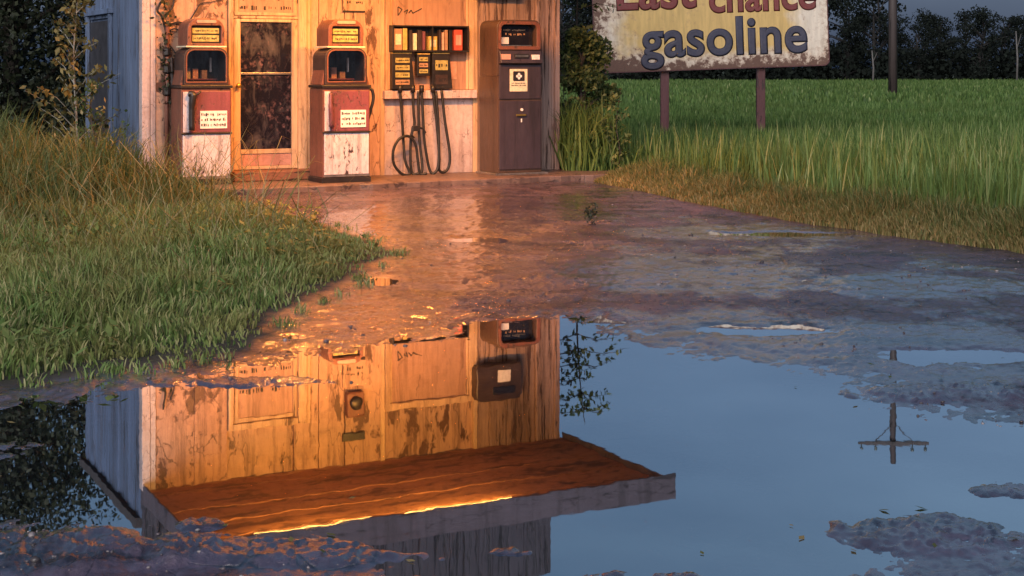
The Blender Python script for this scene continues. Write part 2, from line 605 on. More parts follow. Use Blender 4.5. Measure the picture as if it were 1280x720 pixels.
def sdf_poly(px, py, poly):
    """signed distance to a polygon, negative inside"""
    P = np.asarray(poly, float)
    d = np.full(px.shape, 1e9)
    inside = np.zeros(px.shape, bool)
    for i in range(len(P)):
        a, b = P[i], P[(i + 1) % len(P)]
        e = b - a
        wx, wy = px - a[0], py - a[1]
        t_ = np.clip((wx * e[0] + wy * e[1]) / (e @ e), 0, 1)
        d = np.minimum(d, (wx - e[0] * t_) ** 2 + (wy - e[1] * t_) ** 2)
        if a[1] != b[1]:
            cr = ((a[1] <= py) != (b[1] <= py)) & (px < a[0] + (py - a[1]) / (b[1] - a[1]) * e[0])
            inside ^= cr
    return np.where(inside, -1, 1) * np.sqrt(d)


# ------------------------------------------------------------------ ground shapes (plan outlines in metres)
PUDDLE = [gx(*p) for p in ((-160, 520), (0, 512), (105, 500), (150, 486), (200, 479), (290, 470), (400, 452), (480, 447), (560, 430), (620, 413), (690, 401), (740, 403), (790, 425), (850, 447), (950, 452), (1040, 474), (1070, 500), (1130, 520), (1280, 540), (1460, 560), (1500, 640), (1250, 660), (1080, 700), (1000, 790), (850, 790), (690, 790), (560, 740), (480, 700), (400, 672), (300, 690), (230, 668), (140, 655), (0, 648), (-160, 650))]
LAWN = [(-.79, 10.5), (-1.15, 11.6), (-1.8, 13.1), (-2.45, 14.45), (-3.2, 15.15), (-3.75, 15.75), (-5.3, 18.6), (-9, 22), (-14, 22), (-13, 10), (-6, 3.4), (-3.4, 4.7), (-2.07, 6.16), (-1.82, 6.4), (-1.54, 6.66), (-1.24, 6.94), (-1.2, 7.58), (-1.07, 8.5), (-.95, 9.46)]
VERGE = [(.92, 16.9), (1.75, 14.2), (2.39, 12.6), (3.53, 10.5), (4.3, 9.2), (5.6, 7.4), (9, 4.5)]      # edge of the asphalt towards the field
FIELD = VERGE + [(70, 4.5), (70, 130), (-12, 130), (-3.0, 22.3), (.6, 18.6)]


def basin(cx, cy, rx, ry):
    X, d = gx(cx, cy)
    return X, d, rx * d / F, ry * d * d / (F * CAMH)


POOLS = [basin(*p) for p in ((975, 293, 95, 3), (960, 413, 120, 7), (1180, 445, 110, 10), (480, 352, 30, 5), (600, 300, 60, 5), (575, 268, 40, 3), (440, 262, 40, 2), (560, 250, 60, 2))]
ISLES = [basin(*p) for p in ((20, 562, 170, 17), (1155, 668, 120, 26), (330, 694, 190, 16), (90, 690, 200, 28), (1250, 612, 60, 14), (790, 722, 80, 8), (1190, 492, 130, 12), (640, 690, 30, 5), (250, 655, 30, 8), (330, 478, 150, 7))]


def ground_h(x, y):
    s = sdf_poly(x, y, PUDDLE) + .10 * fbm(x * 2.2, y * 1.2, 4, 3) + .02 * fbm(x * 14, y * 9, 3, 9)
    h = np.clip(s * .032, -.018, .010)
    n1 = fbm(x * 1.1, y * .7, 4, 21)
    n2 = fbm(x * 9, y * 7, 4, 33, .6)
    n3 = fbm(x * 26, y * 20, 3, 55, .65)
    n4 = fbm(x * 58, y * 44, 2, 91, .7)
    out = np.clip((h + .015) / .022, 0, 1)
    h = h + out * (.008 * n1 + .0065 * n2 + .0045 * n3 + .003 * n4 - .002) + (1 - out) * .002 * n2
    for cx, cy, rx, ry in POOLS:
        q = ((x - cx) / rx) ** 2 + ((y - cy) / ry) ** 2
        q = q * (1 + .8 * fbm(x * 5, y * 2.5, 3, 71))
        h = h - np.clip(1.2 - q, 0, 1) * .014
    for cx, cy, rx, ry in ISLES:
        q = ((x - cx) / rx) ** 2 + ((y - cy) / ry) ** 2
        q = q + .9 * fbm(x * 7, y * 4, 4, 81)
        k = np.clip(1.3 - q, 0, 1)
        h = h + np.minimum(k, .75) / .75 * (.0128 + .0055 * n3 + .004 * n4 + .006 * n2)
    far = np.clip((y - 11.5) / 4.5, 0, 1)
    h = h + .03 * far * far * (3 - 2 * far)
    return h


# --- the lot: one finely divided fan of worn asphalt, finer near the camera
rows, cols = 620, 860
d = 2.6 * (23 / 2.6) ** (np.arange(rows) / (rows - 1))
k = np.linspace(-.62, .62, cols)
K, D = np.meshgrid(k, d)
X, Y = (K * D).ravel(), D.ravel()
wet = np.zeros(X.shape)
for cx, cy, rx, ry in [basin(*p) for p in ((500, 300, 170, 55), (420, 400, 190, 45), (620, 262, 150, 18), (830, 345, 150, 26), (960, 292, 170, 9), (560, 430, 200, 30), (1020, 440, 300, 55), (1150, 360, 130, 16))]:
    q_ = ((X - cx) / rx) ** 2 + ((Y - cy) / ry) ** 2
    wet = np.maximum(wet, np.clip(1.25 - q_ ** .5, 0, 1))
wet = np.clip(np.maximum(wet * 1.6, 1.1 - np.maximum(sdf_poly(X, Y, PUDDLE), 0) / .45), 0, 1)
soil = np.clip(np.maximum(.5 - (sdf_poly(X, Y, LAWN) + .10 * fbm(X * 3, Y * 2, 3, 12)) / .16, .5 - sdf_poly(X, Y, FIELD) / .16) + .35 * fbm(X * 6, Y * 6, 3, 5), 0, 1)
Z = ground_h(X, Y)
Z = Z * (1 - soil) + soil * (.012 + .012 * fbm(X * 5, Y * 5, 3, 8))
i = np.arange(rows * cols).reshape(rows, cols)
quads = np.stack([i[:-1, :-1], i[:-1, 1:], i[1:, 1:], i[1:, :-1]], -1).reshape(-1, 4)

n = NT('worn_wet_asphalt')
v = n.coord()
big = n.noise(v, .55, 5, .6)
mid = n.noise(v, 4.5, 7, .66, .3)
grit = n.noise(v, 95, 5, .75)
peb = n.voro(n.coord((1, .8, 1)), 26, 'F1')
c = n.mix(n.ramp(mid, [(.32, 0.0), (.68, 1.0)]), (.030, .025, .037), (.125, .092, .138))
c = n.mix(n.ramp(big, [(.42, 0.0), (.66, .7)]), c, (.058, .040, .056))
c = n.mix(n.ramp(grit, [(.58, 0.0), (.72, .5)]), c, (.17, .14, .15))
ck = n.voro(n.coord((1, .62, 1)), 2.6)
warp = n.math('ADD', ck, n.math('MULTIPLY', n.math('SUBTRACT', mid, .5), .18))
tar = n.ramp(n.noise(n.coord((.7, 1.5, 1), loc=(9, 2, 0)), 1.9, 7, .7, .6), [(.54, 0.0), (.60, 1.0)])
c = n.mix(n.math('MULTIPLY', tar, .8), c, (.012, .010, .013))
ck2 = n.voro(n.coord((1, .7, 1), loc=(4, 4, 0)), 6.5)
crack = n.math('MULTIPLY', n.ramp(n.math('ABSOLUTE', warp), [(.0, 1.0), (.026, 0.0)]), n.ramp(big, [(.4, .2), (.55, 1.0)]))
crack2 = n.math('MULTIPLY', n.ramp(n.math('ADD', ck2, n.math('MULTIPLY', n.math('SUBTRACT', mid, .5), .2)), [(.0, 1.0), (.03, 0.0)]), n.ramp(n.noise(n.coord((1, 1, 1), loc=(1, 5, 0)), .9, 4), [(.46, 0.0), (.58, .9)]))
crack = n.math('MAXIMUM', crack, crack2)
c = n.mix(crack, c, (.008, .007, .009))
c = n.mix(n.attr('soil'), c, n.mix(mid, (.018, .016, .010), (.05, .042, .026)))
damp = n.ramp(n.noise(n.coord((1, .7, 1)), 1.5, 6, .62), [(.36, .10), (.50, .22), (.68, .46)])
rgh = n.mix(n.attr('soil'), damp, (.9, .9, .9))
h = n.math('ADD', n.math('MULTIPLY', mid, .6), n.math('MULTIPLY', grit, .45))
h = n.math('ADD', h, n.math('MULTIPLY', n.ramp(peb, [(.0, 1.0), (.55, 0.0)]), .5))
h = n.math('SUBTRACT', h, n.math('MULTIPLY', crack, .6))
n.set(color=c, rough=rgh, normal=n.bump(h, .8, .014), ior=1.5, spec=.7)
film = n.ramp(n.math('ADD', n.noise(n.coord((1, .6, 1), loc=(3, 7, 0)), 1.6, 8, .7), n.math('MULTIPLY', n.attr('wet'), .19)), [(.52, 0.0), (.61, 1.0)])
n.set(coat=n.math('MULTIPLY', film, n.math('SUBTRACT', 1.0, n.attr('soil'), True)))
n.put(n.b.inputs['Coat Roughness'], n.ramp(mid, [(.3, .03), (.7, .16)]))
n.put(n.b.inputs['Coat IOR'], 2.3)
n.put(n.b.inputs['Coat Normal'], n.bump(n.math('ADD', mid, n.math('MULTIPLY', grit, .16)), .30, .012))
M['asphalt'] = n.m
lot = np_mesh('asphalt_lot', np.stack([X, Y, Z], 1), quads=quads, mat=M['asphalt'], extra={'soil': soil, 'wet': wet}, smooth=True)
tag(lot, kind='structure')

# --- the land: one sheet out to the horizon
n = NT('field_soil')
v = n.coord()
c = n.mix(n.noise(v, .8, 6), (.022, .030, .012), (.045, .055, .022))
n.set(color=c, rough=.95, normal=n.bump(n.noise(v, 3, 5), .5, .05))
M['soil'] = n.m
ground = MB().faces([(-900, -300, -.06), (900, -300, -.06), (900, 1200, -.06), (-900, 1200, -.06)], [(0, 1, 2, 3)])
mb = MB()
mb.faces([(-900, -300, -.06), (900, -300, -.06), (900, 1200, -.06), (-900, 1200, -.06)], [(0, 1, 2, 3)])
tag(mb.build('ground', M['soil']), kind='structure')

# --- water standing in the hollows
n = NT('puddle_water')
v = n.coord()
n.set(color=(.012, .014, .018), rough=.015, ior=1.33, normal=n.bump(n.noise(n.coord((1, .5, 1)), 5, 3), .012, .02))
gl = n.t.nodes.new('ShaderNodeBsdfGlossy')
gl.inputs['Roughness'].default_value = .012
gl.inputs['Color'].default_value = (.92, .95, 1.0, 1)
n.link(n.bump(n.noise(n.coord((1, .5, 1)), 5, 3), .012, .02), gl.inputs['Normal'])
lw = n.t.nodes.new('ShaderNodeLayerWeight')
lw.inputs['Blend'].default_value = .62
mx = n.t.nodes.new('ShaderNodeMixShader')
n.link(n.ramp(lw.outputs['Facing'], [(.2, .1), (.7, .60), (1.0, .95)]), mx.inputs[0])
tp = n.t.nodes.new('ShaderNodeBsdfTransparent')
tp.inputs[0].default_value = (.62, .60, .54, 1)
n.link(tp.outputs[0], mx.inputs[1])
n.link(gl.outputs[0], mx.inputs[2])
n.link(mx.outputs[0], n.t.nodes['Material Output'].inputs['Surface'])
M['water'] = n.m
mb = MB()
mb.faces([(-4.2, 2.7, 0), (6.5, 2.7, 0), (6.5, 14.6, 0), (-4.2, 14.6, 0)], [(0, 1, 2, 3)])
tag(mb.build('water', M['water']), kind='structure')


# ------------------------------------------------------------------ grass
def blades(name, px, py, pz, height, width, mat, bend=.35, tint=None, parent=None, kink=0.0):
    n_ = len(px)
    az = rng.uniform(0, 2 * PI, n_)
    lean_az = 2.6 * PI * fbm(px * 1.3, py * 1.3, 2, 17) + rng.normal(0, 1.5, n_)
    lean = height * bend * rng.uniform(.15, 1.0, n_)
    wx, wy = np.cos(az) * width / 2, np.sin(az) * width / 2
    lx, ly = np.cos(lean_az) * lean, np.sin(lean_az) * lean
    kx, ky = rng.normal(0, 1, n_) * kink * height, rng.normal(0, 1, n_) * kink * height
    vs = np.zeros((n_, 7, 3))
    for j, (t_, wf) in enumerate(((0, .8), (.38, 1.0), (.74, .7))):
        cx, cy = px + lx * t_ ** 2 + kx * math.sin(t_ * PI), py + ly * t_ ** 2 + ky * math.sin(t_ * PI)
        cz = pz + height * t_ * (1 - .12 * t_)
        vs[:, 2 * j] = np.stack([cx - wx * wf, cy - wy * wf, cz], 1)
        vs[:, 2 * j + 1] = np.stack([cx + wx * wf, cy + wy * wf, cz], 1)
    vs[:, 6] = np.stack([px + lx, py + ly, pz + height * (.88 + .1 * rng.random(n_)) - lean * .35], 1)
    b_ = np.arange(n_)[:, None] * 7
    q = np.concatenate([b_ + np.array([0, 1, 3, 2]), b_ + np.array([2, 3, 5, 4])])
    tr = b_ + np.array([4, 5, 6])
    tt = rng.random(n_) if tint is None else tint
    return np_mesh(name, vs.reshape(-1, 3), quads=q, tris=tr, mat=mat, tint=np.repeat(tt, 7), parent=parent)


def scatter(poly, n_, box):
    x0, x1, y0, y1 = box
    px, py = rng.uniform(x0, x1, n_), rng.uniform(y0, y1, n_)
    s = sdf_poly(px, py, poly)
    ok = s < 0
    return px[ok], py[ok], -s[ok]


M['lawn'] = m_leaf('lawn_grass', [(0, (.075, .14, .036)), (.4, (.17, .265, .075)), (.75, (.27, .30, .11)), (1, (.46, .42, .22))], big=(1.3, (.27, .24, .08)))
M['weeds'] = m_leaf('rank_grass', [(0, (.045, .080, .026)), (.45, (.095, .135, .042)), (.8, (.20, .19, .08)), (1, (.36, .30, .16))])
M['dry'] = m_leaf('dry_verge_grass', [(0, (.055, .095, .03)), (.4, (.13, .14, .045)), (.7, (.23, .18, .07)), (1, (.36, .26, .12))])
M['field'] = m_leaf('field_grass', [(0, (.045, .095, .025)), (.5, (.105, .19, .048)), (.85, (.20, .28, .085)), (1, (.34, .37, .16))], big=(.35, (.09, .13, .03)))

# short lawn on the left: height grows from the asphalt edge inwards and towards the building
px, py = rng.uniform(-7, -.5, 175000), rng.uniform(4.5, 15.9, 175000)
s = -sdf_poly(px, py, LAWN) - .05 - .09 * fbm(px * 3, py * 2, 3, 12) - .05 * fbm(px * 14, py * 10, 2, 13)
ok = s > -.03
px, py, s = px[ok], py[ok], s[ok]
keep = (px > -.46 * py - .4) & (rng.random(len(px)) < np.clip(1.25 - py / 26, .4, 1))
px, py, s = px[keep], py[keep], s[keep]
clump = .5 + .5 * fbm(px * 2.4, py * 2.4, 3, 15)
hh = (.045 + .18 * np.clip(s / .8, 0, 1)) * (.25 + 1.15 * clump) * rng.uniform(.6, 1.25, len(px))
edge_ok = rng.random(len(px)) < np.clip(.15 + s / .16, 0, 1)
o = blades('lawn_grass', px[edge_ok], py[edge_ok], np.full(edge_ok.sum(), .008), hh[edge_ok], rng.uniform(.006, .011, edge_ok.sum()), M['lawn'], bend=.6, kink=.03)
tag(o, 'short green grass bank running to a point on the wet asphalt', 'grass', kind='stuff')

# stray tufts rooted in the asphalt just outside the lawn
tx, ty = [], []
for _ in range(34):
    a_ = rnd.random()
    i_ = rnd.choice((12, 13, 14, 15, 16, 17, 18, 0, 1))
    p_, q_ = LAWN[i_], LAWN[(i_ + 1) % len(LAWN)]
    cx, cy = p_[0] + (q_[0] - p_[0]) * a_ + rnd.uniform(.0, .14), p_[1] + (q_[1] - p_[1]) * a_ - rnd.uniform(0, .08)
    m_ = rnd.randint(8, 26)
    tx += list(rng.normal(cx, .025, m_))
    ty += list(rng.normal(cy, .025, m_))
tx, ty = np.array(tx), np.array(ty)
o = blades('grass_tufts', tx, ty, np.full(len(tx), .004), rng.uniform(.02, .075, len(tx)), rng.uniform(.005, .009, len(tx)), M['lawn'], bend=.9)
tag(o, 'stray grass tufts rooted in the asphalt beside the grass bank', 'grass', kind='stuff')

# broad low leaves among the grass
px, py, s = scatter(LAWN, 2200, (-6, -.9, 5.5, 14.5))
ok = (s > .12) & (fbm(px * 1.1, py * 1.1, 3, 19) > .02) & (px > -.45 * py)
px, py = px[ok], py[ok]
rep_ = 7
C = np.stack([np.repeat(px, rep_) + rng.normal(0, .035, len(px) * rep_), np.repeat(py, rep_) + rng.normal(0, .035, len(px) * rep_), rng.uniform(.02, .17, len(px) * rep_)], 1)
n_ = len(C)
a_ = rng.uniform(0, 2 * PI, n_)
l_ = rng.uniform(.018, .042, n_)
dx = np.stack([np.cos(a_), np.sin(a_), rng.uniform(-.1, .7, n_)], 1) * l_[:, None]
dy = np.stack([-np.sin(a_), np.cos(a_), rng.uniform(-.3, .3, n_)], 1) * (l_ * .42)[:, None]
o = np_mesh('broadleaf_weeds', np.stack([C - dx, C + dy, C + dx, C - dy], 1).reshape(-1, 3), quads=np.arange(n_ * 4).reshape(-1, 4), mat=M['lawn'], tint=np.repeat(np.clip(rng.normal(.35, .2, n_), 0, 1), 4))
tag(o, 'low broad-leaved weeds among the short grass of the bank', 'weeds', kind='stuff')

# tall rank weeds between the lawn and the blue side wall
TALL = [(-2.55, 14.3), (-2.9, 14.9), (-3.9, 15.5), (-5.3, 18.4), (-8.5, 20), (-8.5, 11), (-4.6, 9.9), (-3.1, 10.6), (-2.45, 12.6)]
px, py, s = scatter(TALL, 46000, (-8.5, -2.4, 9.8, 20))
hh = (.16 + .92 * np.clip(s / 1.1, 0, 1) ** 1.2 * np.clip((py - 9.6) / 4.2, .3, 1)) * rng.uniform(.55, 1.15, len(px)) * (.8 + .3 * fbm(px * 1.4, py * 1.4, 3, 44))
tt = np.clip(rng.normal(.42, .25, len(px)) + .25 * fbm(px * 1.1, py * 1.1, 2, 61), 0, 1)
o = blades('tall_weeds', px, py, np.full(len(px), .0), hh, rng.uniform(.007, .014, len(px)), M['weeds'], bend=.55, tint=tt, kink=.06)
tag(o, 'tall brownish rank grass and weeds before the blue side wall', 'weeds', kind='stuff')

# long pale stray stalks bent over the weeds and the lawn
px, py, s = scatter(LAWN, 3000, (-7, -1.2, 7, 15.5))
ok = (px > -.46 * py - .4) & (s > .35) & (rng.random(len(px)) < np.clip((py - 6.5) / 6, .12, 1))
px, py = px[ok], py[ok]
hh = (.26 + .55 * np.clip((py - 8.5) / 4.5, 0, 1)) * rng.uniform(.7, 1.3, len(px))
o = blades('dry_stalks', px, py, np.zeros(len(px)), hh, rng.uniform(.005, .009, len(px)), M['weeds'], bend=1.25, tint=rng.uniform(.45, 1, len(px)), kink=.14)
tag(o, 'pale dry stalks bent over the grass bank', 'weeds', kind='stuff')

# dry verge along the right edge of the asphalt
def verge_x(y):
    ys = np.array([p[1] for p in VERGE][::-1])
    xs = np.array([p[0] for p in VERGE][::-1])
    return np.interp(y, ys, xs)


ny = 52000
py = rng.uniform(8.0, 17.3, ny)
off = np.abs(rng.normal(0, 1, ny)) * .36
px = verge_x(py) + off + .05 * fbm(py * 4, py * 0, 3, 2)
clump = .5 + .5 * fbm(px * 3, py * 3, 3, 25)
hh = (.08 + .24 * np.clip(off / .5, 0, 1)) * rng.uniform(.6, 1.2, ny) * (.6 + .7 * clump)
tt = np.clip(rng.normal(.66, .25, ny) - off * .55, 0, 1)
o = blades('verge_grass', px, py, np.full(ny, .0), hh, rng.uniform(.006, .011, ny), M['dry'], bend=.5, tint=tt, kink=.03)
tag(o, 'low dry yellow grass along the edge of the asphalt', 'grass', kind='stuff')

# the green field, denser and finer near, wider blades far off
PX, PY, HH, WW, TT = [], [], [], [], []
for y0, y1, n_, wl, wh in ((8.5, 17, 34000, .009, .016), (16, 26, 60000, .011, .020), (26, 44, 52000, .020, .036), (44, 118, 60000, .05, .10)):
    py = y0 + (y1 - y0) * rng.random(n_) ** (.8 if y0 < 40 else .75)
    px = rng.uniform(-.02, .52, n_) * py
    off = px - np.where(py < 16.9, verge_x(np.minimum(py, 16.9)), .95 - (py - 16.9) * .35)
    ok = off > .10 + .60 * rng.random(n_)
    px, py, off = px[ok], py[ok], off[ok]
    h = (.20 + np.where(py < 18, .34, .20) * np.clip((off - .3) / 1.0, 0, 1) + .14 * np.clip((py - 40) / 40, 0, 1)) * rng.uniform(.65, 1.15, len(px)) * (.92 + .16 * fbm(px * .5, py * .5, 3, 35))
    PX.append(px); PY.append(py); HH.append(h); WW.append(rng.uniform(wl, wh, len(px)))
    TT.append(np.clip(rng.normal(.45, .22, len(px)), 0, 1))
py = rng.uniform(11, 27, 9000)
px = py * rng.uniform(0, .5, 9000)
off = px - np.where(py < 16.9, verge_x(np.minimum(py, 16.9)), .95 - (py - 16.9) * .35)
ok = off > .7
px, py = px[ok], py[ok]
PX.append(px); PY.append(py); HH.append(rng.uniform(.40, .80, len(px)) * np.where(py > 19, .7, 1)); WW.append(rng.uniform(.010, .018, len(px))); TT.append(np.clip(rng.normal(.75, .2, len(px)), 0, 1))
px, py = np.concatenate(PX), np.concatenate(PY)
o = blades('field_grass', px, py, np.full(len(px), -.03), np.concatenate(HH), np.concatenate(WW), M['field'], bend=.22, tint=np.concatenate(TT))
tag(o, 'tall green field of grass reaching back to the dark trees', 'grass', kind='stuff')


# ------------------------------------------------------------------ trees and shrubs
def leaf_mesh(name, C, L, W, mat, parent, r=rng, up=0.0, tint=None):
    n_ = len(C)
    a = r.normal(0, 1, (n_, 3))
    a[:, 2] += up
    a /= np.linalg.norm(a, axis=1)[:, None]
    b_ = np.cross(a, r.normal(0, 1, (n_, 3)))
    b_ /= np.linalg.norm(b_, axis=1)[:, None] + 1e-9
    l = (L * r.uniform(.6, 1.25, n_))[:, None] / 2
    w_ = (W * r.uniform(.6, 1.25, n_))[:, None] / 2
    vs = np.stack([C - a * l, C + b_ * w_ - a * l * .1, C + a * l, C - b_ * w_ - a * l * .1], 1).reshape(-1, 3)
    q = np.arange(n_ * 4).reshape(-1, 4)
    tt = r.random(n_) if tint is None else tint
    return np_mesh(name, vs, quads=q, mat=mat, parent=parent, tint=np.repeat(tt, 4))


def crown_points(n_, cl, r=rng):
    """leaf centres in clumps: cl = list of (x, y, z, radius)"""
    cl = np.asarray(cl)
    wgt = cl[:, 3] ** 2.2
    idx = r.choice(len(cl), n_, p=wgt / wgt.sum())
    dirs = r.normal(0, 1, (n_, 3))
    dirs /= np.linalg.norm(dirs, axis=1)[:, None]
    rad = r.random(n_) ** .45
    return cl[idx, :3] + dirs * (cl[idx, 3] * rad)[:, None] * np.array([1, 1, .8]), idx


def tree(name, label, cat, loc, h, spread, trunk_r, n_leaf, leaf, mat, bark, seed, base=.2, group=None, clumps=22, rad=(.16, .30)):
    r = np.random.default_rng(seed)
    t_ = empty(name, loc)
    tag(t_, label, cat, group)
    cl, mb = [], MB()
    top = h * .82
    mb.tube([(0, 0, -.1), (r.normal(0, .03) * h, r.normal(0, .03) * h, h * .4), (r.normal(0, .04) * h, r.normal(0, .04) * h, top)], [trunk_r, trunk_r * .7, trunk_r * .25], 7)
    for q in range(clumps):
        z = h * (base + (1 - base) * (q + .5) / clumps) + r.normal(0, .03) * h
        prof = math.sin(PI * min(1, max(.12, (z / h - base * .6) / (1.05 - base * .6)))) ** .6
        a = r.uniform(0, 2 * PI)
        rr = spread * prof * r.uniform(.25, .95)
        p = (math.cos(a) * rr, math.sin(a) * rr, min(z, h * .95))
        cl.append((*p, spread * r.uniform(*rad) * 1.6))
        z0 = min(top * .95, max(h * .1, p[2] - h * r.uniform(.08, .22)))
        mb.tube([(0, 0, z0), (p[0] * .5, p[1] * .5, (z0 + p[2]) / 2 + .02 * h), p], [trunk_r * .4, trunk_r * .25, trunk_r * .08], 5)
    mb.build('trunk', bark, t_)
    C, _ = crown_points(n_leaf, cl, r)
    C[:, 2] = np.maximum(C[:, 2], .08)
    leaf_mesh('crown', C, leaf, leaf * .6, mat, t_, r)
    return t_


def copy_tree(o):
    c = o.copy()
    COL.objects.link(c)
    for ch in o.children:
        d_ = ch.copy()
        COL.objects.link(d_)
        d_.parent = c
    return c


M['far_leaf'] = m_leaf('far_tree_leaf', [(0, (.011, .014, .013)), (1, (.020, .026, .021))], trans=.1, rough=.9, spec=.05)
M['dark_leaf'] = m_leaf('dark_leaf', [(0, (.010, .015, .008)), (.6, (.024, .032, .016)), (.9, (.05, .058, .034)), (1, (.08, .085, .055))], trans=.1)
M['yellow_leaf'] = m_leaf('yellowish_leaf', [(0, (.06, .06, .02)), (.5, (.15, .13, .045)), (1, (.28, .22, .09))], trans=.2)
M['shrub_leaf'] = m_leaf('shrub_leaf', [(0, (.040, .062, .022)), (.6, (.09, .125, .04)), (1, (.19, .22, .09))], trans=.2)

FAR = 'trees of the dark row beyond the field'
FARL = 'dark leafy tree in the close row at the far side of the green field'
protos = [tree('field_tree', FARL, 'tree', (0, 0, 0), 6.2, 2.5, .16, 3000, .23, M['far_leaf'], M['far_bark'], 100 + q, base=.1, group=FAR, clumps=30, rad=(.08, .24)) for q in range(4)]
spots = []
xx = 2.0
q = 0
while xx < 62:
    xx += 2.15 + rnd.uniform(-.5, .6)
    hs = (1.16 if xx < 30.5 else .97) * rnd.uniform(.76, 1.12)
    spots.append((xx, 119 + rnd.uniform(-2.5, 2.5), hs))
for k_ in range(20):
    spots.append((3.5 + k_ * 3.1 + rnd.uniform(-.8, .8), 126 + rnd.uniform(-2, 2), rnd.uniform(.85, .98)))
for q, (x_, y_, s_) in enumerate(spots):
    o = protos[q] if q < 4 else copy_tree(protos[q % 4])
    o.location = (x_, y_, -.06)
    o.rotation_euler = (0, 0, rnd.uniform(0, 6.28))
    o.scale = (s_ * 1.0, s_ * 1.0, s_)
# dark undergrowth under the row
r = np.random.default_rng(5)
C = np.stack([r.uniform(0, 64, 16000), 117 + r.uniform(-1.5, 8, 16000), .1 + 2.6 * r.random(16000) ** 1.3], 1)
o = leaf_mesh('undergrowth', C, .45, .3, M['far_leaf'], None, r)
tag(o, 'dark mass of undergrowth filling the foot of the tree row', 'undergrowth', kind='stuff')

# two pale slim trunks standing before the row
for (ix, y0, y1, lab) in ((1091, 62, 97, 'short pale bare trunk standing left of the utility pole before the dark tree row'), (1271, 38, 97, 'tall pale bare trunk at the right end of the dark tree row')):
    dd = 110
    mb = MB()
    x_ = (ix - 640) / F * dd
    zt = CAMH - (y0 - HORIZON) / F * dd
    mb.tube([(0, 0, 0), (.05, 0, zt * .5), (-.06, 0, zt)], [.08, .07, .04], 8)
    mb.tube([(.04, 0, zt * .7), (.35, .1, zt * .95)], [.04, .015], 6)
    o = mb.build('bare_trunk', M['grey_bark'], loc=(x_, dd, -.06), smooth=True)
    tag(o, lab, 'tree trunk')

# dark tree behind the station on the left
tree('dark_tree', 'big dark dense tree behind the blue side wall', 'tree', (-6.75, 20.6, -.06), 5.0, 2.35, .14, 42000, .085, M['dark_leaf'], M['bark'], 31, base=.04, clumps=46, rad=(.20, .34))
tree('dark_bush', 'dark round bush at the left behind the tall weeds', 'bush', (-8.6, 19.6, -.06), 2.9, 1.6, .08, 14000, .09, M['dark_leaf'], M['bark'], 32, base=.05, clumps=30, rad=(.20, .34))


# yellowish sapling beside the blue wall
def sapling(name, label, cat, loc, h, lean, n_br, br_len, leaf, mat, bark, seed, n_per=26, r0=.016, droop=.0, start=.15, spread_az=None):
    r = np.random.default_rng(seed)
    t_ = empty(name, loc)
    tag(t_, label, cat)
    mb = MB()
    stem = smooth_path([(0, 0, -.05), (lean * .2 + .03, 0, h * .3), (lean * .5 - .03, .02, h * .65), (lean, 0, h)], 6)
    mb.tube(stem, [r0 * (1 - .8 * i_ / (len(stem) - 1)) for i_ in range(len(stem))], 6)
    pts = []
    for q in range(n_br):
        f_ = start + (1 - start) * (q + r.random()) / n_br
        p = stem[int(f_ * (len(stem) - 1))]
        a = r.uniform(0, 2 * PI) if spread_az is None else r.uniform(*spread_az)
        L_ = br_len * (1.15 - f_) * r.uniform(.6, 1.25) + .06
        e = p + Vector((math.cos(a) * L_, math.sin(a) * L_, L_ * (.75 - droop * 1.2)))
        m_ = p + (e - p) * .5 + Vector((0, 0, L_ * .12))
        mb.tube([p, m_, e], [r0 * .4, r0 * .25, r0 * .1], 5)
        for s_ in range(n_per):
            u_ = r.random() ** .7
            c_ = (p.lerp(m_, u_ * 2) if u_ < .5 else m_.lerp(e, u_ * 2 - 1))
            pts.append(tuple(c_ + Vector(tuple(r.normal(0, .03, 3))) + Vector((0, 0, -droop * .10 * r.random()))))
    mb.build('stem', bark, t_)
    leaf_mesh('foliage', np.array(pts), leaf, leaf * .5, mat, t_, r, up=.4 - droop * 2)
    return t_


sapling('sapling', 'thin upright yellowish sapling standing close beside the blue wall', 'sapling', (-4.68, 16.2, -.02), 2.15, .06, 26, .52, .085, M['yellow_leaf'], M['pale_bark'], 41, 24)
sapling('leafy_weed', 'low olive leafy weed at the foot of the sapling', 'weed', (-4.35, 15.9, -.02), 1.15, -.05, 18, .42, .06, M['weeds'], M['bark'], 42, 24)

# the overgrown shrub at the right corner of the station
t_ = tree('corner_shrub', 'overgrown green shrub growing against the right corner of the station', 'shrub', (.86, 18.55, -.03), 1.78, .40, .03, 6000, .075, M['shrub_leaf'], M['bark'], 51, base=.03, clumps=34, rad=(.2, .34))
sapling('slim_tree', 'slim tree with thin drooping sprays rising behind the corner shrub', 'tree', (.78, 18.9, -.03), 3.15, .12, 26, 1.25, .085, M['shrub_leaf'], M['bark'], 52, 15, r0=.024, droop=.6, start=.70)
sapling('leafy_sprig', 'upright leafy sprig between the corner shrub and the station corner', 'plant', (.66, 18.2, -.03), 1.5, -.02, 20, .34, .075, M['shrub_leaf'], M['bark'], 57, 20, r0=.008)
sapling('leafy_shoot', 'tall thin leafy shoot in the grass right of the corner shrub', 'plant', (1.22, 17.7, -.03), 1.05, .05, 14, .22, .07, M['shrub_leaf'], M['bark'], 53, 14, r0=.008)
aw = sapling('asphalt_weed', 'tiny weed growing from a crack in the middle of the asphalt', 'weed', (*gx(740, 279, .02), .016), .10, .01, 16, .06, .05, M['dark_leaf'], M['bark'], 54, 6, r0=.005)
aw.scale = (.55, .55, .8)


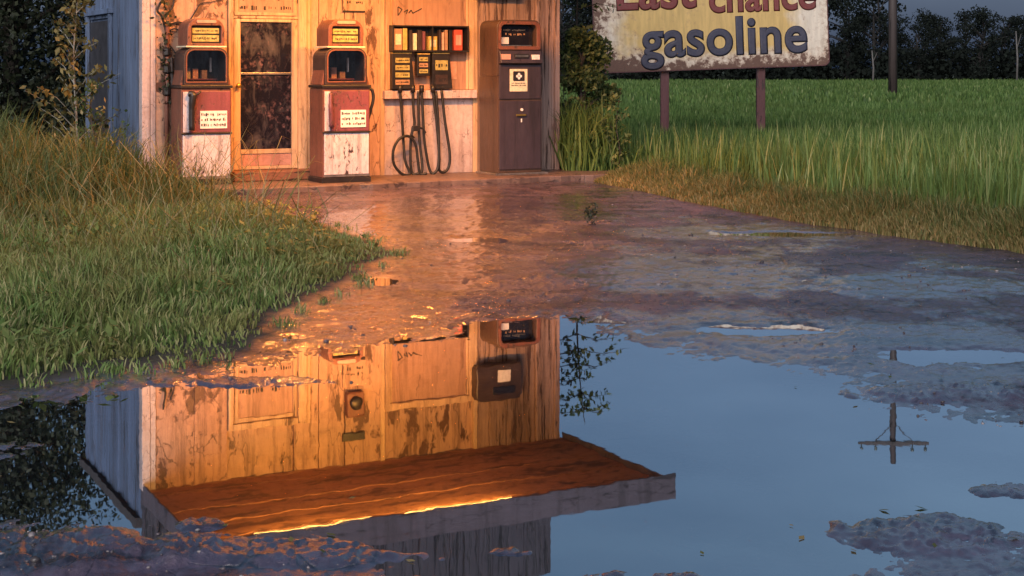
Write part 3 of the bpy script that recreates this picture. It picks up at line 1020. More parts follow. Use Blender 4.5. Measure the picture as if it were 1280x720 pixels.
px = .62 + np.abs(rng.normal(0, .33, 2600))
py = rng.uniform(17.6, 19.2, 2600)
hh = rng.uniform(.35, 1.15, 2600) * np.clip(1.35 - (px - .6) / 1.1, .25, 1)
o = blades('corner_weeds', px, py, np.full(2600, -.03), hh, rng.uniform(.012, .026, 2600), M['field'], bend=.45, tint=np.clip(rng.normal(.4, .3, 2600), 0, 1), kink=.07)
tag(o, 'rank green weeds around the shrub at the right corner of the station', 'weeds', kind='stuff')

# loose stones and grit on the lot
ico = bmesh.new()
bmesh.ops.create_icosphere(ico, subdivisions=1, radius=1.0)
iv = np.array([v_.co[:] for v_ in ico.verts])
it = np.array([[v_.index for v_ in f_.verts] for f_ in ico.faces])
ico.free()
N_ = 5200
sy = 3.4 * (15.0 / 3.4) ** rng.random(N_)
sx_ = rng.uniform(-.40, .44, N_) * sy
gh = ground_h(sx_, sy)
ok = (gh > -.004) & (sdf_poly(sx_, sy, LAWN) > -.05) & (sdf_poly(sx_, sy, FIELD) > .0) & (fbm(sx_ * 1.3, sy * 1.1, 3, 66) > -.12)
sx_, sy, gh = sx_[ok], sy[ok], gh[ok]
N_ = len(sx_)
sz = .0022 + .0055 * rng.random(N_) ** 3 + .008 * (rng.random(N_) > .97)
sv = iv[None] * (1 + .45 * (rng.random((N_, len(iv), 1)) - .5)) * sz[:, None, None] * np.stack([rng.uniform(.8, 1.5, N_), rng.uniform(.8, 1.4, N_), rng.uniform(.5, .8, N_)], 1)[:, None, :]
sv = sv + np.stack([sx_, sy, gh + sz * .25], 1)[:, None, :]
M['stone'] = m_leaf('loose_stone', [(0, (.05, .042, .045)), (.7, (.15, .12, .13)), (1, (.32, .28, .28))], rough=.35, trans=0.0, spec=.5)
o = np_mesh('gravel', sv.reshape(-1, 3), tris=(it[None] + (np.arange(N_) * len(iv))[:, None, None]).reshape(-1, 3), mat=M['stone'], tint=np.repeat(rng.random(N_), len(iv)))
tag(o, 'loose stones and grit lying on the wet lot', 'gravel', kind='stuff')
# dead leaves and bits lying on the wet ground and afloat
N_ = 230
sy = 3.6 * (13.0 / 3.6) ** rng.random(N_)
sx_ = rng.uniform(-.36, .40, N_) * sy
ok = (sdf_poly(sx_, sy, LAWN) > .0) & (sdf_poly(sx_, sy, FIELD) > .0) & (np.abs(sdf_poly(sx_, sy, PUDDLE)) < .45) & ((fbm(sx_ * 1.7, sy * 1.3, 2, 67) > 0) | (rng.random(N_) < .25))
C = np.stack([sx_, sy, np.maximum(ground_h(sx_, sy), 0) + .004], 1)[ok]
a_ = rng.uniform(0, 2 * PI, len(C))
l_ = rng.uniform(.008, .022, len(C))
dx, dy = np.stack([np.cos(a_), np.sin(a_), rng.uniform(-.2, .2, len(C))], 1) * l_[:, None], np.stack([-np.sin(a_), np.cos(a_), rng.uniform(-.3, .3, len(C))], 1) * (l_ * .45)[:, None]
o = np_mesh('leaf_litter', np.stack([C - dx, C + dy, C + dx, C - dy], 1).reshape(-1, 3), quads=np.arange(len(C) * 4).reshape(-1, 4), mat=M['dry'], tint=np.repeat(rng.random(len(C)), 4))
tag(o, 'bits of dead leaf on the wet ground and afloat at the edges of the water', 'litter', kind='stuff')


# ------------------------------------------------------------------ utility pole
def utility_pole():
    dd = 62.0
    t_ = empty('utility_pole', ((1116 - 640) / F * dd, dd, -.06))
    tag(t_, 'dark wooden utility pole standing in the green field', 'pole')
    H_ = 14.9
    mb = MB()
    mb.tube([(0, 0, -.1), (0, 0, 4), (.02, 0, 9), (0, 0, H_)], [.185, .175, .15, .115], 12)
    mb.build('shaft', M['pole'], t_, smooth=True)
    for zz, half in ((H_ - .85, 1.42),):
        c_ = MB().box(-half, half, -.20, -.10, zz - .07, zz + .07).build('crossarm', M['pole'], t_, bevel=.01)
        for xx_ in (-1.3, -.75, .75, 1.3):
            ins = MB()
            ins.tube([(xx_, -.15, zz + .08), (xx_, -.15, zz + .16), (xx_, -.15, zz + .17), (xx_, -.15, zz + .28), (xx_, -.15, zz + .30)], [.02, .02, .075, .06, .03], 8)
            ins.build('insulator', M['porcelain'], c_, smooth=True)
        br = MB()
        for s_ in (-1, 1):
            br.tube([(s_ * .75, -.15, zz - .08), (s_ * .06, -.14, zz - .75)], .02, 6)
        br.build('brace', M['pole'], t_)
    return t_


utility_pole()


# ------------------------------------------------------------------ lettering
def text_mesh(body, size, name, mat, parent, loc, offset=.0, spacing=1.0, xscale=1.0, depth=.004, rot=(R(90), 0, 0)):
    cu = bpy.data.curves.new(name, 'FONT')
    cu.body = body
    cu.size = size
    cu.bevel_depth = offset
    cu.bevel_resolution = 0
    cu.space_character = spacing
    cu.resolution_u = 8
    ob = bpy.data.objects.new(name + '_curve', cu)
    COL.objects.link(ob)
    dg = bpy.context.evaluated_depsgraph_get()
    dg.update()
    me = bpy.data.meshes.new_from_object(ob.evaluated_get(dg))
    bpy.data.objects.remove(ob)
    me.transform(Matrix.Diagonal((xscale, 1, depth / max(offset, 1e-4), 1)))
    me.materials.clear()
    me.materials.append(mat)
    o = bpy.data.objects.new(name, me)
    COL.objects.link(o)
    o.parent = parent
    o.location = loc
    o.rotation_euler = rot
    return o


def scribble(mb, x0, x1, z0, z1, y, rows_, dens, r, th=.004, dep=.002):
    """worn, illegible lines of small strokes"""
    hh_ = (z1 - z0) / rows_
    for k_ in range(rows_):
        x = x0
        zc = z1 - hh_ * (k_ + .5)
        while x < x1:
            w_ = hh_ * r.uniform(.12, .5) * dens
            if r.random() < .82:
                a = hh_ * r.uniform(.18, .36)
                mb.box(x, min(x1, x + w_), y - dep * (1 + r.random()), y + .002, zc - a * r.uniform(.4, 1), zc + a * r.uniform(.4, 1))
            x += w_ + hh_ * r.uniform(.06, .22)
    return mb


# ------------------------------------------------------------------ roadside sign
def roadside_sign():
    dd = 25.0
    px_ = dd / F
    t_ = empty('gasoline_sign', ((890 - 640) * px_, dd, -.05))
    tag(t_, 'rusty cream and yellow gasoline sign on two posts in the green field', 'sign')
    W_, H_ = 292 * px_, 128 * px_
    zb = CAMH - (86 - HORIZON) * px_ + .05
    rot = (0, R(-2.0), 0)
    pl = rrect(-W_ / 2, W_ / 2, 0, H_, .07, .09, 6)
    bd = MB().prism(pl, -.03, .03).build('board', m_sign(W_, H_), t_, bevel=.006, loc=(0, 0, zb), rot=rot)
    edge = MB().ring(rrect(-W_ / 2 - .012, W_ / 2 + .012, -.012, H_ + .012, .08, .10, 6), rrect(-W_ / 2 + .002, W_ / 2 - .002, .002, H_ - .002, .068, .088, 6), -.036, .036)
    edge.build('rim', M['post'], bd)

    def px2(x, y):        # photo pixel on the board -> board coordinates
        X_, Z_ = (x - 890) * px_, (86 - y) * px_
        a = R(2.0)
        return X_ * math.cos(a) + Z_ * math.sin(a), -X_ * math.sin(a) + Z_ * math.cos(a)
    a = px2(803, 71)
    text_mesh('gasoline', .855, 'lower_lettering', M['navy_ink'], bd, (a[0], -.032, a[1]), offset=.032, spacing=1.06, xscale=.93)
    a = px2(768, 12)
    text_mesh('Last', .845, 'upper_lettering', M['maroon_ink'], bd, (a[0], -.032, a[1]), offset=.030, spacing=1.04, xscale=.93)
    a = px2(886, 15)
    text_mesh('chance', .686, 'upper_lettering', M['maroon_ink'], bd, (a[0], -.032, a[1]), offset=.026, spacing=1.03, xscale=.9)
    for ix in (831.5, 952):
        X_ = (ix - 890) * px_
        m_ = MB().box(X_ - .07, X_ + .07, .045, .15, -.3, zb + H_ * .9).build('post', M['post'], t_, bevel=.008)
        MB().box(X_ - .035, X_ + .035, .034, .043, zb + .02, zb + .12).build('bracket', M['black'], m_)
    return t_


roadside_sign()

# ------------------------------------------------------------------ the station building
station = empty('gas_station', B(0, 0, 0), TH)
tag(station, 'small old wooden gas station with peeling orange-lit front and blue side', 'building')
LEN, DEP, SOF, TOP = 4.80, 2.9, 3.07, 4.66

mb = MB().box(0.0, LEN, .02, .16, .0, SOF)
mb.build('wall', M['wall'], station)
bk = MB()
bk.box(.06, LEN - .06, DEP - .12, DEP, 0, 3.4).box(LEN - .14, LEN - .02, .17, DEP - .13, 0, 3.4)
bk.build('wall', M['grey_plank'], station)
MB().box(-.05, LEN + .05, .165, DEP + .1, 3.402, 3.50).build('roof', M['roof'], station)

# side wall of upright blue boards
MB().box(.035, .12, .17, DEP - .13, 0, 3.4).build('side_wall', M['blue'], station)
sb = MB()
y = .10
while y < DEP - .02:
    w_ = rnd.uniform(.12, .22)
    if not (1.46 < y < 2.60):
        sb.box(.0 + rnd.uniform(-.008, .006), .034, y, min(DEP, y + w_ - .008), 0, 3.4)
    else:
        sb.box(.0 + rnd.uniform(-.008, .006), .034, y, min(DEP, y + w_ - .008), 1.86, 3.4)
    y += w_
sb.build('side_boards', M['blue'], station)
dr = MB().box(-.004, .033, 1.50, 2.62, .05, 1.83).build('side_door', M['dark_panel'], station, bevel=.004)
fr = MB()
fr.box(-.045, -.006, 1.42, 1.495, .05, 1.90).box(-.045, -.006, 2.625, 2.70, .05, 1.90).box(-.055, -.006, 1.38, 2.74, 1.902, 1.96)
fr.build('frame', M['blue'], dr, bevel=.004)

# front cladding: plaster left of the door, wide boards between, narrow weathered boards at the right
uDL, uDR = wu(285), wu(382)
uWL, uWR = wu(480), wu(590)
uB0, uC0 = wu(596), wu(668)
mb = MB()
mb.box(.12, .52, -.012, .019, .08, SOF).box(.524, uDL - .012, -.010, .019, .08, SOF)
mb.build('plaster_panel', M['plaster'], station, bevel=.003)
mb = MB()
for a_, b_ in ((uDR + .05, 1.62), (1.625, 1.90), (1.905, 2.20), (2.205, uWL - .03)):
    mb.box(a_, b_ - .004, -.012 + rnd.uniform(-.006, .006), .019, .08, SOF)
mb.build('wide_boards', M['wall'], station, bevel=.003)
mb = MB()
a_ = uB0
while a_ < uC0 - .02:
    w_ = rnd.uniform(.09, .17)
    mb.box(a_, min(uC0, a_ + w_) - .005, -.012 + rnd.uniform(-.009, .007), .019, .08, SOF)
    a_ += w_
mb.build('narrow_boards', M['board'], station, bevel=.003)
# corner boards
mb = MB()
a_ = uC0 + .004
for w_ in (.09, .12, .10, .08):
    mb.box(a_, min(LEN + .02, a_ + w_) - .004, -.045 + rnd.uniform(-.014, .014), .019, .05, SOF)
    a_ += w_
mb.box(LEN + .0, LEN + .022, .022, .19, .05, SOF)
mb.build('corner_boards', M['corner'], station, bevel=.006)
mb = MB()
mb.box(-.03, .055, -.03, .019, .05, SOF).box(.06, .115, -.022, .019, .05, SOF).box(-.03, -.004, .02, .098, .05, SOF)
mb.build('corner_boards', M['panel'], station, bevel=.005)
# boards under the window
mb = MB().box(uWL + .0, wu(503), -.012, .019, .08, wz(505, 124)).box(wu(503) + .006, uWR, -.016, .019, .10, wz(545, 124))
mb.build('lower_panel', M['panel'], station, bevel=.003)
# trim posts
for x0, x1, mt in ((590.5, 595.5, 'trim'), (474, 479.5, 'trim')):
    MB().box(wu(x0), wu(x1), -.032, .019, .08, SOF).build('trim_board', M[mt], station, bevel=.004)

# boarded window with frame and sill
wz0, wz1 = wz(545, 112), 2.52
win = MB().box(uWL + .035, uWR - .035, -.008, .019, wz0, wz1 - .05).build('boarded_window', M['ply'], station)
fr = MB()
fr.box(uWL, uWL + .055, -.05, -.010, wz0, wz1).box(uWR - .055, uWR, -.05, -.010, wz0, wz1).box(uWL + .056, uWR - .056, -.048, -.010, wz1 - .07, wz1)
fr.box(uWL + .060, uWL + .085, -.028, -.010, wz0, wz1 - .075).box(uWR - .085, uWR - .060, -.028, -.010, wz0, wz1 - .075)
fr.build('frame', M['trim'], win, bevel=.004)
MB().box(uWL - .03, uWR + .02, -.10, .018, wz0 - .10, wz0 - .004).build('sill', M['panel'], win, bevel=.008)
sc_ = MB()
us, zs = wu(497), wz(497, 14)
for q, (pa, pb) in enumerate((((0, -.05), (0, .05)), ((0, .05), (.05, .02)), ((.05, .02), (0, -.05)), ((.07, -.01), (.12, .02)), ((.12, .02), (.10, -.03)), ((.13, -.02), (.16, .015)), ((.16, .015), (.18, -.02)), ((.18, -.02), (.29, .035)))):
    sc_.tube([(us + pa[0], -.0095 - q * .0002, zs + pa[1]), (us + pb[0], -.0095 - q * .0002, zs + pb[1])], .006, 5)
sc_.build('scrawl', M['ink'], win)

# door with frame, transom, glass, kick plate, push bar and knob
SLAB = .10
zt = wz(330, 24)
door = MB()
dl, dr_ = wu(291), wu(371)
zb = .21
st = .075
zg0, zg1 = wz(330, 186), wz(330, 28)
ph = wz(330, 92)
door.box(dl, dl + st, -.035, .018, zb, zt).box(dr_ - st * .9, dr_, -.035, .018, zb, zt)
door.box(dl + st + .001, dr_ - st * .9 - .001, -.034, .018, zg1 + .002, zt).box(dl + st + .001, dr_ - st * .9 - .001, -.034, .018, zg0 - .05, zg0 - .002)
door.box(dl + st + .001, dr_ - st * .9 - .001, -.034, .018, zb, zb + .035)
dob = door.build('door', M['trim'], station, bevel=.005)
MB().box(dl + st + .002, dr_ - st * .9 - .002, -.012, .0, zg0 - .001, zg1 + .001).build('glass_pane', M['glass'], dob)
MB().box(dl + st + .002, dr_ - st * .9 - .002, -.024, .0, zb + .037, zg0 - .052).build('kick_plate', M['kick'], dob, bevel=.003)
MB().box(dl + st + .003, dr_ - st * .9 - .003, -.030, -.014, ph - .012, ph + .012).build('push_bar', M['chrome'], dob, bevel=.004)
kb = MB()
kz = wz(293, 107)
kb.tube([(dl + .04, -.034, kz), (dl + .04, -.06, kz), (dl + .04, -.065, kz), (dl + .04, -.085, kz), (dl + .04, -.095, kz)], [.014, .012, .026, .028, .014], 10)
kb.build('knob', M['brass'], dob, smooth=True)
fr = MB()
zft = wz(330, -62)
fr.box(uDL - .005, dl - .004, -.045, .018, .12, zft).box(dr_ + .004, uDR, -.045, .018, .12, zft).box(dl - .003, dr_ + .003, -.043, .018, zft - .07, zft)
fr.box(dl - .003, dr_ + .003, -.04, .018, zt + .004, zt + .03)
fr.box(uDR + .004, uDR + .045, -.03, .018, .12, zft)
fr.build('door_frame', M['trim'], station, bevel=.005)
tf = MB().ring(rrect(dl + .01, dr_ - .01, zt + .04, zft - .08, .01, .01, 2), rrect(dl + .05, dr_ - .05, zt + .07, zft - .12, .01, .01, 2), -.026, -.013)
MTF = tf.build('frame', M['trim'], station, bevel=.003)
w_ = MB()
r_ = random.Random(3)
scribble(w_, dl + .07, dr_ - .07, zt + .08, zt + .16, -.0121, 1, .6, r_)
scribble(w_, dl + .07, dr_ - .2, zt + .17, zt + .40, -.0121, 2, .5, r_)
tr = MB().box(dl, dr_, -.012, .018, zt + .032, zft - .072).build('transom_board', M['ply'], station, ink=(w_, M['ink']))
MTF.parent = tr
MB().box(uDL - .02, uDR + .03, -.30, .0, SLAB + .002, .205).build('door_step', M['step'], station, bevel=.012)

# canopy over the front and the false front above it
cz0, cz1 = SOF, SOF + .17
CV = -2.35
mb = MB()
v_ = CV + .06
while v_ < -.01:
    w_ = rnd.uniform(.18, .26)
    mb.box(.02, LEN + .14, v_, min(.019, v_ + w_) - .006, cz0 + .002 + rnd.uniform(0, .006), cz0 + .03)
    v_ += w_
can = mb.build('canopy', M['soffit'], station)
MB().box(.0, LEN + .15, CV + .0, .018, cz0 + .04, cz1 - .05).build('deck', M['roof'], can)
fa = MB()
fa.box(-.024, LEN + .174, CV - .03, CV - .002, cz0 - .125, cz1 - .04).box(-.022, -.002, CV + .0, .018, cz0 - .06, cz1 - .042).box(LEN + .152, LEN + .172, CV + .0, .018, cz0 - .06, cz1 - .042)
fa.build('fascia', M['fascia'], can, bevel=.005)
mb = MB()
a_ = 0.0
while a_ < LEN - .01:
    w_ = rnd.uniform(.14, .22)
    mb.box(a_, min(LEN, a_ + w_) - .006, .0 + rnd.uniform(-.008, .008), .10, cz1 - .03, TOP + rnd.uniform(-.02, .02))
    a_ += w_
mb.build('false_front', M['grey_plank'], station)
mb = MB().box(0, LEN, .02, .16, SOF + .001, cz1 + .06)
mb.build('lintel', M['grey_plank'], station)

# concrete apron under the pumps
mb = MB()
pts = [(-.05, .02)]
for k_ in range(41):
    u_ = -.05 + 5.35 * k_ / 40
    pts.append((u_, -1.06 - .10 * math.sin(u_ * 1.1) * .5 + rnd.uniform(-.025, .025)))
pts.append((5.35, .02))
mb.prism(pts, -.05, SLAB, 'z')
ap = mb.build('concrete_apron', M['slab'], loc=B(0, 0, 0), rot=(0, 0, TH), bevel=.012)
tag(ap, kind='structure')


# ------------------------------------------------------------------ old pumps
def glyph_card(name, mat, parent, x0, x1, z0, z1, y, rows_, seed, ink='ink'):
    s_ = scribble(MB(), x0 + .01, x1 - .01, z0 + .01, z1 - .01, y - .0061, rows_, .5, random.Random(seed))
    return MB().box(x0, x1, y - .006, y, z0, z1).build(name, M[mat], parent, ink=(s_, M[ink]))


def old_pump(name, label, u, v, seed, hose):
    t_ = empty(name, B(u, v, SLAB), TH)
    tag(t_, label, 'gas pump', 'old gas pumps beside the door')
    r_ = random.Random(seed)
    W_, Dp = .26, .20            # half width, half depth
    MB().prism(rrect(-W_ - .012, W_ + .012, 0, .055, .012), -Dp - .012, Dp + .012).build('plinth', M['black'], t_, bevel=.006)
    MB().prism(rrect(-W_, W_, .056, .985, .02), -Dp, Dp).build('cabinet', M['steel_brown'], t_, bevel=.012)
    # front panels
    lp = MB().box(-W_ + .012, W_ - .012, -Dp - .012, -Dp - .001, .085, .515).build('lower_panel', M['white_paint'], t_, bevel=.004)
    MB().box(-W_ + .005, W_ - .005, -Dp - .016, -Dp - .001, .062, .082).build('kick_strip', M['chrome'], lp)
    up = MB().box(-W_ + .012, W_ - .012, -Dp - .014, -Dp - .001, .535, .955).build('upper_panel', M['maroon'], t_, bevel=.004)
    MB().box(-W_ + .014, -W_ + .075, -Dp - .0175, -Dp - .015, .54, .95).build('pale_strip', M['white_paint'], up)
    MB().box(-W_ - .004, W_ + .004, -Dp - .024, -Dp - .001, .517, .533).build('moulding', M['black'], t_, bevel=.003)
    glyph_card('price_card', 'white_card', t_, -.07, .21, .575, .755, -Dp - .015, 3, seed)
    # belt
    MB().prism(rrect(-W_ - .012, W_ + .012, .985, 1.015, .008, .008), -Dp - .018, Dp + .012).build('belt', M['black'], t_, bevel=.004)
    # display housing with a hollow front
    ow = .232
    outer = [(-ow - .015, 1.017), (ow + .015, 1.017)] 
    o_ = rrect(-ow, ow, 1.017, 1.40, .105, .004, 6)
    i__ = rrect(-ow + .032, ow - .032, 1.055, 1.372, .078, .012, 6)
    hs = MB().ring(o_, i__, -Dp + .0, Dp - .02).build('display_housing', M['dark_brown'], t_, bevel=.004)
    MB().prism(rrect(-ow + .025, ow - .025, 1.05, 1.378, .08, .01, 6), Dp - .12, Dp - .03).build('display_back', M['ink'], hs)
    ht = MB().ring(rrect(-ow + .018, ow - .018, 1.042, 1.385, .09, .012, 6), rrect(-ow + .030, ow - .030, 1.054, 1.373, .078, .012, 6), -Dp - .008, -Dp - .0005)
    ht.build('display_trim', M['steel_brown'], hs)
    MB().prism(rrect(-ow + .036, ow - .036, 1.06, 1.368, .072, .01, 6), -Dp + .012, -Dp + .015).build('glass_pane', M['clear_glass'], hs)
    # sloped shoulders between the cabinet and the narrower display
    for s_ in (-1, 1):
        MB().prism([(s_ * (ow + .001), 1.017), (s_ * (W_ + .004), 1.017), (s_ * (W_ - .004), 1.06), (s_ * (ow + .001), 1.17)], -Dp + .03, Dp - .04).build('shoulder', M['steel_brown'], t_, bevel=.004)
    # faded counter wheels and stickers inside the display
    for q in range(3):
        x_ = -.16 + q * .085 + r_.uniform(-.01, .01)
        w2, h2 = r_.uniform(.05, .075), r_.uniform(.07, .13)
        MB().box(x_, x_ + w2, Dp - .15 - .02 * q, Dp - .121, 1.075, 1.075 + h2).build('counter', M[('cream', 'peach', 'tan')[q]], hs, bevel=.004)
    MB().box(-.19, .16, -.02, Dp - .19, 1.066, 1.082).build('counter_shelf', M['maroon'], hs, bevel=.002)
    MB().box(.11, .125, Dp - .15, Dp - .121, 1.15, 1.30).build('gauge', M['white_card'], hs)
    # pale lip under the crown
    MB().box(-ow + .02, ow - .02, -Dp - .002, Dp - .02, 1.402, 1.418).build('crown_base', M['cream'], t_, bevel=.004)
    cw = .195
    o_ = rrect(-cw, cw, 1.42, 1.70, .125, .006, 8)
    i__ = rrect(-cw + .045, cw - .035, 1.445, 1.625, .02, .01, 8)
    cr = MB().ring(o_, i__, -Dp + .01, Dp - .03).build('crown', M['steel_brown'], t_, bevel=.008)
    MB().prism(rrect(-cw + .04, cw - .03, 1.44, 1.63, .02, .01, 4), -Dp + .05, Dp - .05).build('crown_back', M['black'], cr)
    for q, (z0, z1) in enumerate(((1.545, 1.60), (1.462, 1.528))):
        glyph_card('price_plate', 'ochre', cr, -cw + .062, cw - .052, z0, z1, -Dp + .049, 1, seed + q + 5)
    MB().prism(rrect(-cw + .095, cw - .09, 1.652, 1.683, .015, .012, 5), -Dp + .0, -Dp + .0095).build('crown_badge', M['kick'], cr)
    nz = MB()
    if hose == 'front':          # nozzle hung at the left of the front
        x_ = -.165
        nz.tube(smooth_path([(x_ - .03, -Dp - .04, .93), (x_ + .01, -Dp - .06, .92), (x_, -Dp - .05, .80), (x_, -Dp - .05, .56)], 6), [.03] * 6 + [.036] * 6 + [.030] * 7, 8)
        nz.tube(smooth_path([(x_, -Dp - .05, .90), (x_ + .06, -Dp - .06, .93), (x_ + .09, -Dp - .05, .955)], 4), .012, 6)
        nz.build('nozzle', M['black'], t_, smooth=True)
    else:                        # hose looped at the right side
        nz.tube(smooth_path([(W_ + .005, -.12, .97), (W_ + .05, -.14, .96), (W_ + .065, -.14, .86), (W_ + .035, -.12, .72), (W_ + .012, -.10, .60), (W_ + .012, -.08, .45)], 6), .017, 8)
        nz.build('hose', M['rubber'], t_, smooth=True)
        nz = MB()
        x_ = -.185
        nz.tube(smooth_path([(x_, -Dp - .03, .93), (x_ - .005, -Dp - .045, .80), (x_ + .01, -Dp - .035, .58)], 6), [.02] * 6 + [.026] * 7, 8)
        nz.build('nozzle', M['maroon'], t_, smooth=True)
    return t_


old_pump('gas_pump', 'old maroon and white gas pump left of the door, tall weeds at its foot', .517, -.29, 61, 'front')
old_pump('gas_pump', 'old maroon and white gas pump between the door and the boarded window', 1.904, -.636, 62, 'side')


def dark_pump():
    t_ = empty('card_pump', B(4.05, -.395, SLAB), TH)
    tag(t_, 'tall dark plum card-operated pump with cream poster at the right corner', 'gas pump')
    W_, Dp = .275, .235
    MB().box(-W_ - .05, W_ + .06, -Dp - .05, Dp + .0, 0, .022).build('base_plate', M['chrome'], t_, bevel=.004)
    MB().prism(rrect(-W_, W_, .024, 1.10, .004), -Dp, Dp).build('cabinet', M['brown_side'], t_, bevel=.012)
    # hood: hollow screen bay with rounded top
    o_ = rrect(-W_, W_, 1.102, 1.73, .085, .004, 8)
    i__ = rrect(-W_ + .045, W_ - .055, 1.435, 1.675, .05, .01, 8)
    hd = MB().ring(o_, i__, -Dp + .02, Dp - .01).build('hood', M['brown_side'], t_, bevel=.008)
    MB().box(-W_ + .04, W_ - .05, -Dp + .12, Dp - .03, 1.42, 1.69).build('screen_back', M['black'], hd)
    s_ = MB()
    scribble(s_, -.16, .12, 1.545, 1.64, -Dp + .1049, 2, .8, random.Random(9))
    sr = MB().prism(rrect(-W_ + .055, W_ - .065, 1.445, 1.665, .04, .01, 6), -Dp + .105, -Dp + .118).build('screen', M['screen'], hd, ink=(s_, M['tan']))
    MB().box(-.19, -.09, -Dp + .098, -Dp + .104, 1.46, 1.535).build('sticker', M['white_card'], sr)
    MB().box(-.21, .19, -Dp + .085, -Dp + .11, 1.437, 1.447).build('screen_ledge', M['chrome'], hd)
    lt = MB().ring(rrect(-W_ + .012, W_ - .012, 1.395, 1.712, .075, .02, 8), rrect(-W_ + .043, W_ - .053, 1.433, 1.677, .052, .012, 8), -Dp - .0, -Dp + .019)
    lt.build('hood_trim', M['steel_brown'], hd, bevel=.004)
    # keypad shelf
    sh = MB().prism([(-Dp - .055, 1.245), (-Dp + .019, 1.235), (-Dp + .019, 1.385), (-Dp - .012, 1.385)], -W_ + .012, W_ - .012, 'x').build('keypad_shelf', M['plum'], t_, bevel=.006)
    for x0, x1, z0, z1, mt in ((-.25, -.14, 1.285, 1.345, 'kick'), (-.09, .09, 1.30, 1.35, 'ink'), (-.08, .08, 1.315, 1.335, 'chrome'), (.13, .225, 1.285, 1.34, 'white_card')):
        MB().box(x0, x1, -Dp - .052 + (.004 if mt == 'ink' else 0), -Dp - .02, z0, z1).build('card_slot', M[mt], sh, bevel=.002)
    # upper panel with the poster
    up = MB().box(-W_ + .014, W_ - .014, -Dp - .012, -Dp + .018, .845, 1.225).build('upper_panel', M['plum'], t_, bevel=.005)
    s_ = scribble(MB(), -.115, .065, .985, 1.035, -Dp - .0171, 2, .6, random.Random(12))
    ps = MB().box(-.135, .085, -Dp - .017, -Dp - .0125, .93, 1.18).build('poster', M['cream'], up, ink=(s_, M['ink']))
    pm = MB().prism(rrect(-.095, .05, 1.045, 1.155, .012, .012, 3), -Dp - .0195, -Dp - .0172)
    pm.build('emblem_ground', M['ink'], ps)
    em = MB()
    for dx, dz in ((-.022, 0), (.022, 0), (0, .022), (0, -.022)):
        em.prism([(-.022 + dx + .016 * math.cos(a_ * PI / 4), 1.10 + dz + .016 * math.sin(a_ * PI / 4)) for a_ in range(8)], -Dp - .0215 - abs(dx) * .02, -Dp - .0197)
    em.build('emblem', M['white_card'], ps)
    # lower door with lock and latch
    ld = MB().box(-W_ + .014, W_ - .014, -Dp - .012, -Dp - .001, .06, .825).build('lower_door', M['plum'], t_, bevel=.006)
    MB().box(-.055, .065, -Dp - .03, -Dp - .0125, .655, .675).build('latch', M['brass'], ld, bevel=.003)
    lk = MB()
    lk.tube([(.015, -Dp - .0125, .725), (.015, -Dp - .024, .725)], .016, 12)
    lk.build('lock', M['white_card'], ld)
    MB().box(.005, .017, -Dp - .020, -Dp - .0125, .585, .625).build('keyhole_cover', M['white_card'], ld)
    return t_


dark_pump()


# ------------------------------------------------------------------ things on the front wall
def on_wall(name, label, cat, u, v, z, group=None):
    t_ = empty(name, B(u, v, z), TH)
    return tag(t_, label, cat, group)


# shelf of boxed goods standing in the window
us0, us1 = wu(484), wu(579)
zs0, zs1 = wz(530, 63), wz(530, 34)
shelf = on_wall('wall_shelf', 'long dark shelf fixed across the boarded window', 'shelf', us0, -.03, zs0)
SL = us1 - us0
SH = zs1 - zs0
mb = MB().box(0, SL, -.13, -.0, -.018, 0).box(0, SL, -.13, 0, SH, SH + .015).box(0, .018, -.128, 0, .001, SH - .001).box(SL - .018, SL, -.128, 0, .001, SH - .001).box(.019, SL - .019, -.01, 0, .001, SH - .001)
mb.build('case', M['black'], shelf, bevel=.003)
MB().box(SL * .52 - .006, SL * .52 + .006, -.126, -.011, .001, SH - .001).build('divider', M['black'], shelf)
# goods: each a thing of its own
goods = [(.035, .105, .95, 'tan', 'tan patterned box, first from the left on the dark window shelf'), (.150, .055, .98, 'yellow', 'narrow yellow box second from the left on the dark window shelf'),
         (.235, .035, .9, 'dark_brown', 'dark brown slim box right of the narrow yellow box on the window shelf'), (.285, .045, .75, 'cream', 'slim cream box in the left half of the window shelf'), (.345, .05, .9, 'dark_brown', 'dark brown box just right of the slim cream box on the window shelf'),
         (.405, .035, .85, 'maroon', 'slim maroon box left of the shelf divider'), (.485, .11, .62, 'yellow', 'squat yellow box right of the shelf divider'), (.62, .03, .92, 'dark_brown', 'slim dark brown box right of the squat yellow box'),
         (.66, .028, .8, 'peach', 'thin peach coloured box in the right half of the window shelf'), (.70, .035, .92, 'tan', 'slim tan box in the right half of the window shelf'), (.755, .04, .9, 'black', 'slim black box beside the red box on the window shelf'), (.825, .105, .93, 'red', 'bright red box at the right end of the window shelf')]
for f_, wf, hf, mt, lab in goods:
    t_ = on_wall('boxed_goods', lab, 'box', us0 + SL * (f_ + wf / 2), -.085, zs0 + .001, 'boxes on the dark window shelf')
    hw, hz = SL * wf / 2, (SH - .012) * hf
    b_ = MB().box(-hw, hw, -.035, .045, 0, hz).build('carton', M[mt], t_, bevel=.004)
    if wf > .09:
        MB().box(-hw * .7, hw * .7, -.0375, -.0355, hz * .25, hz * .75).build('label', M['cream' if mt != 'red' else 'kick'], b_)

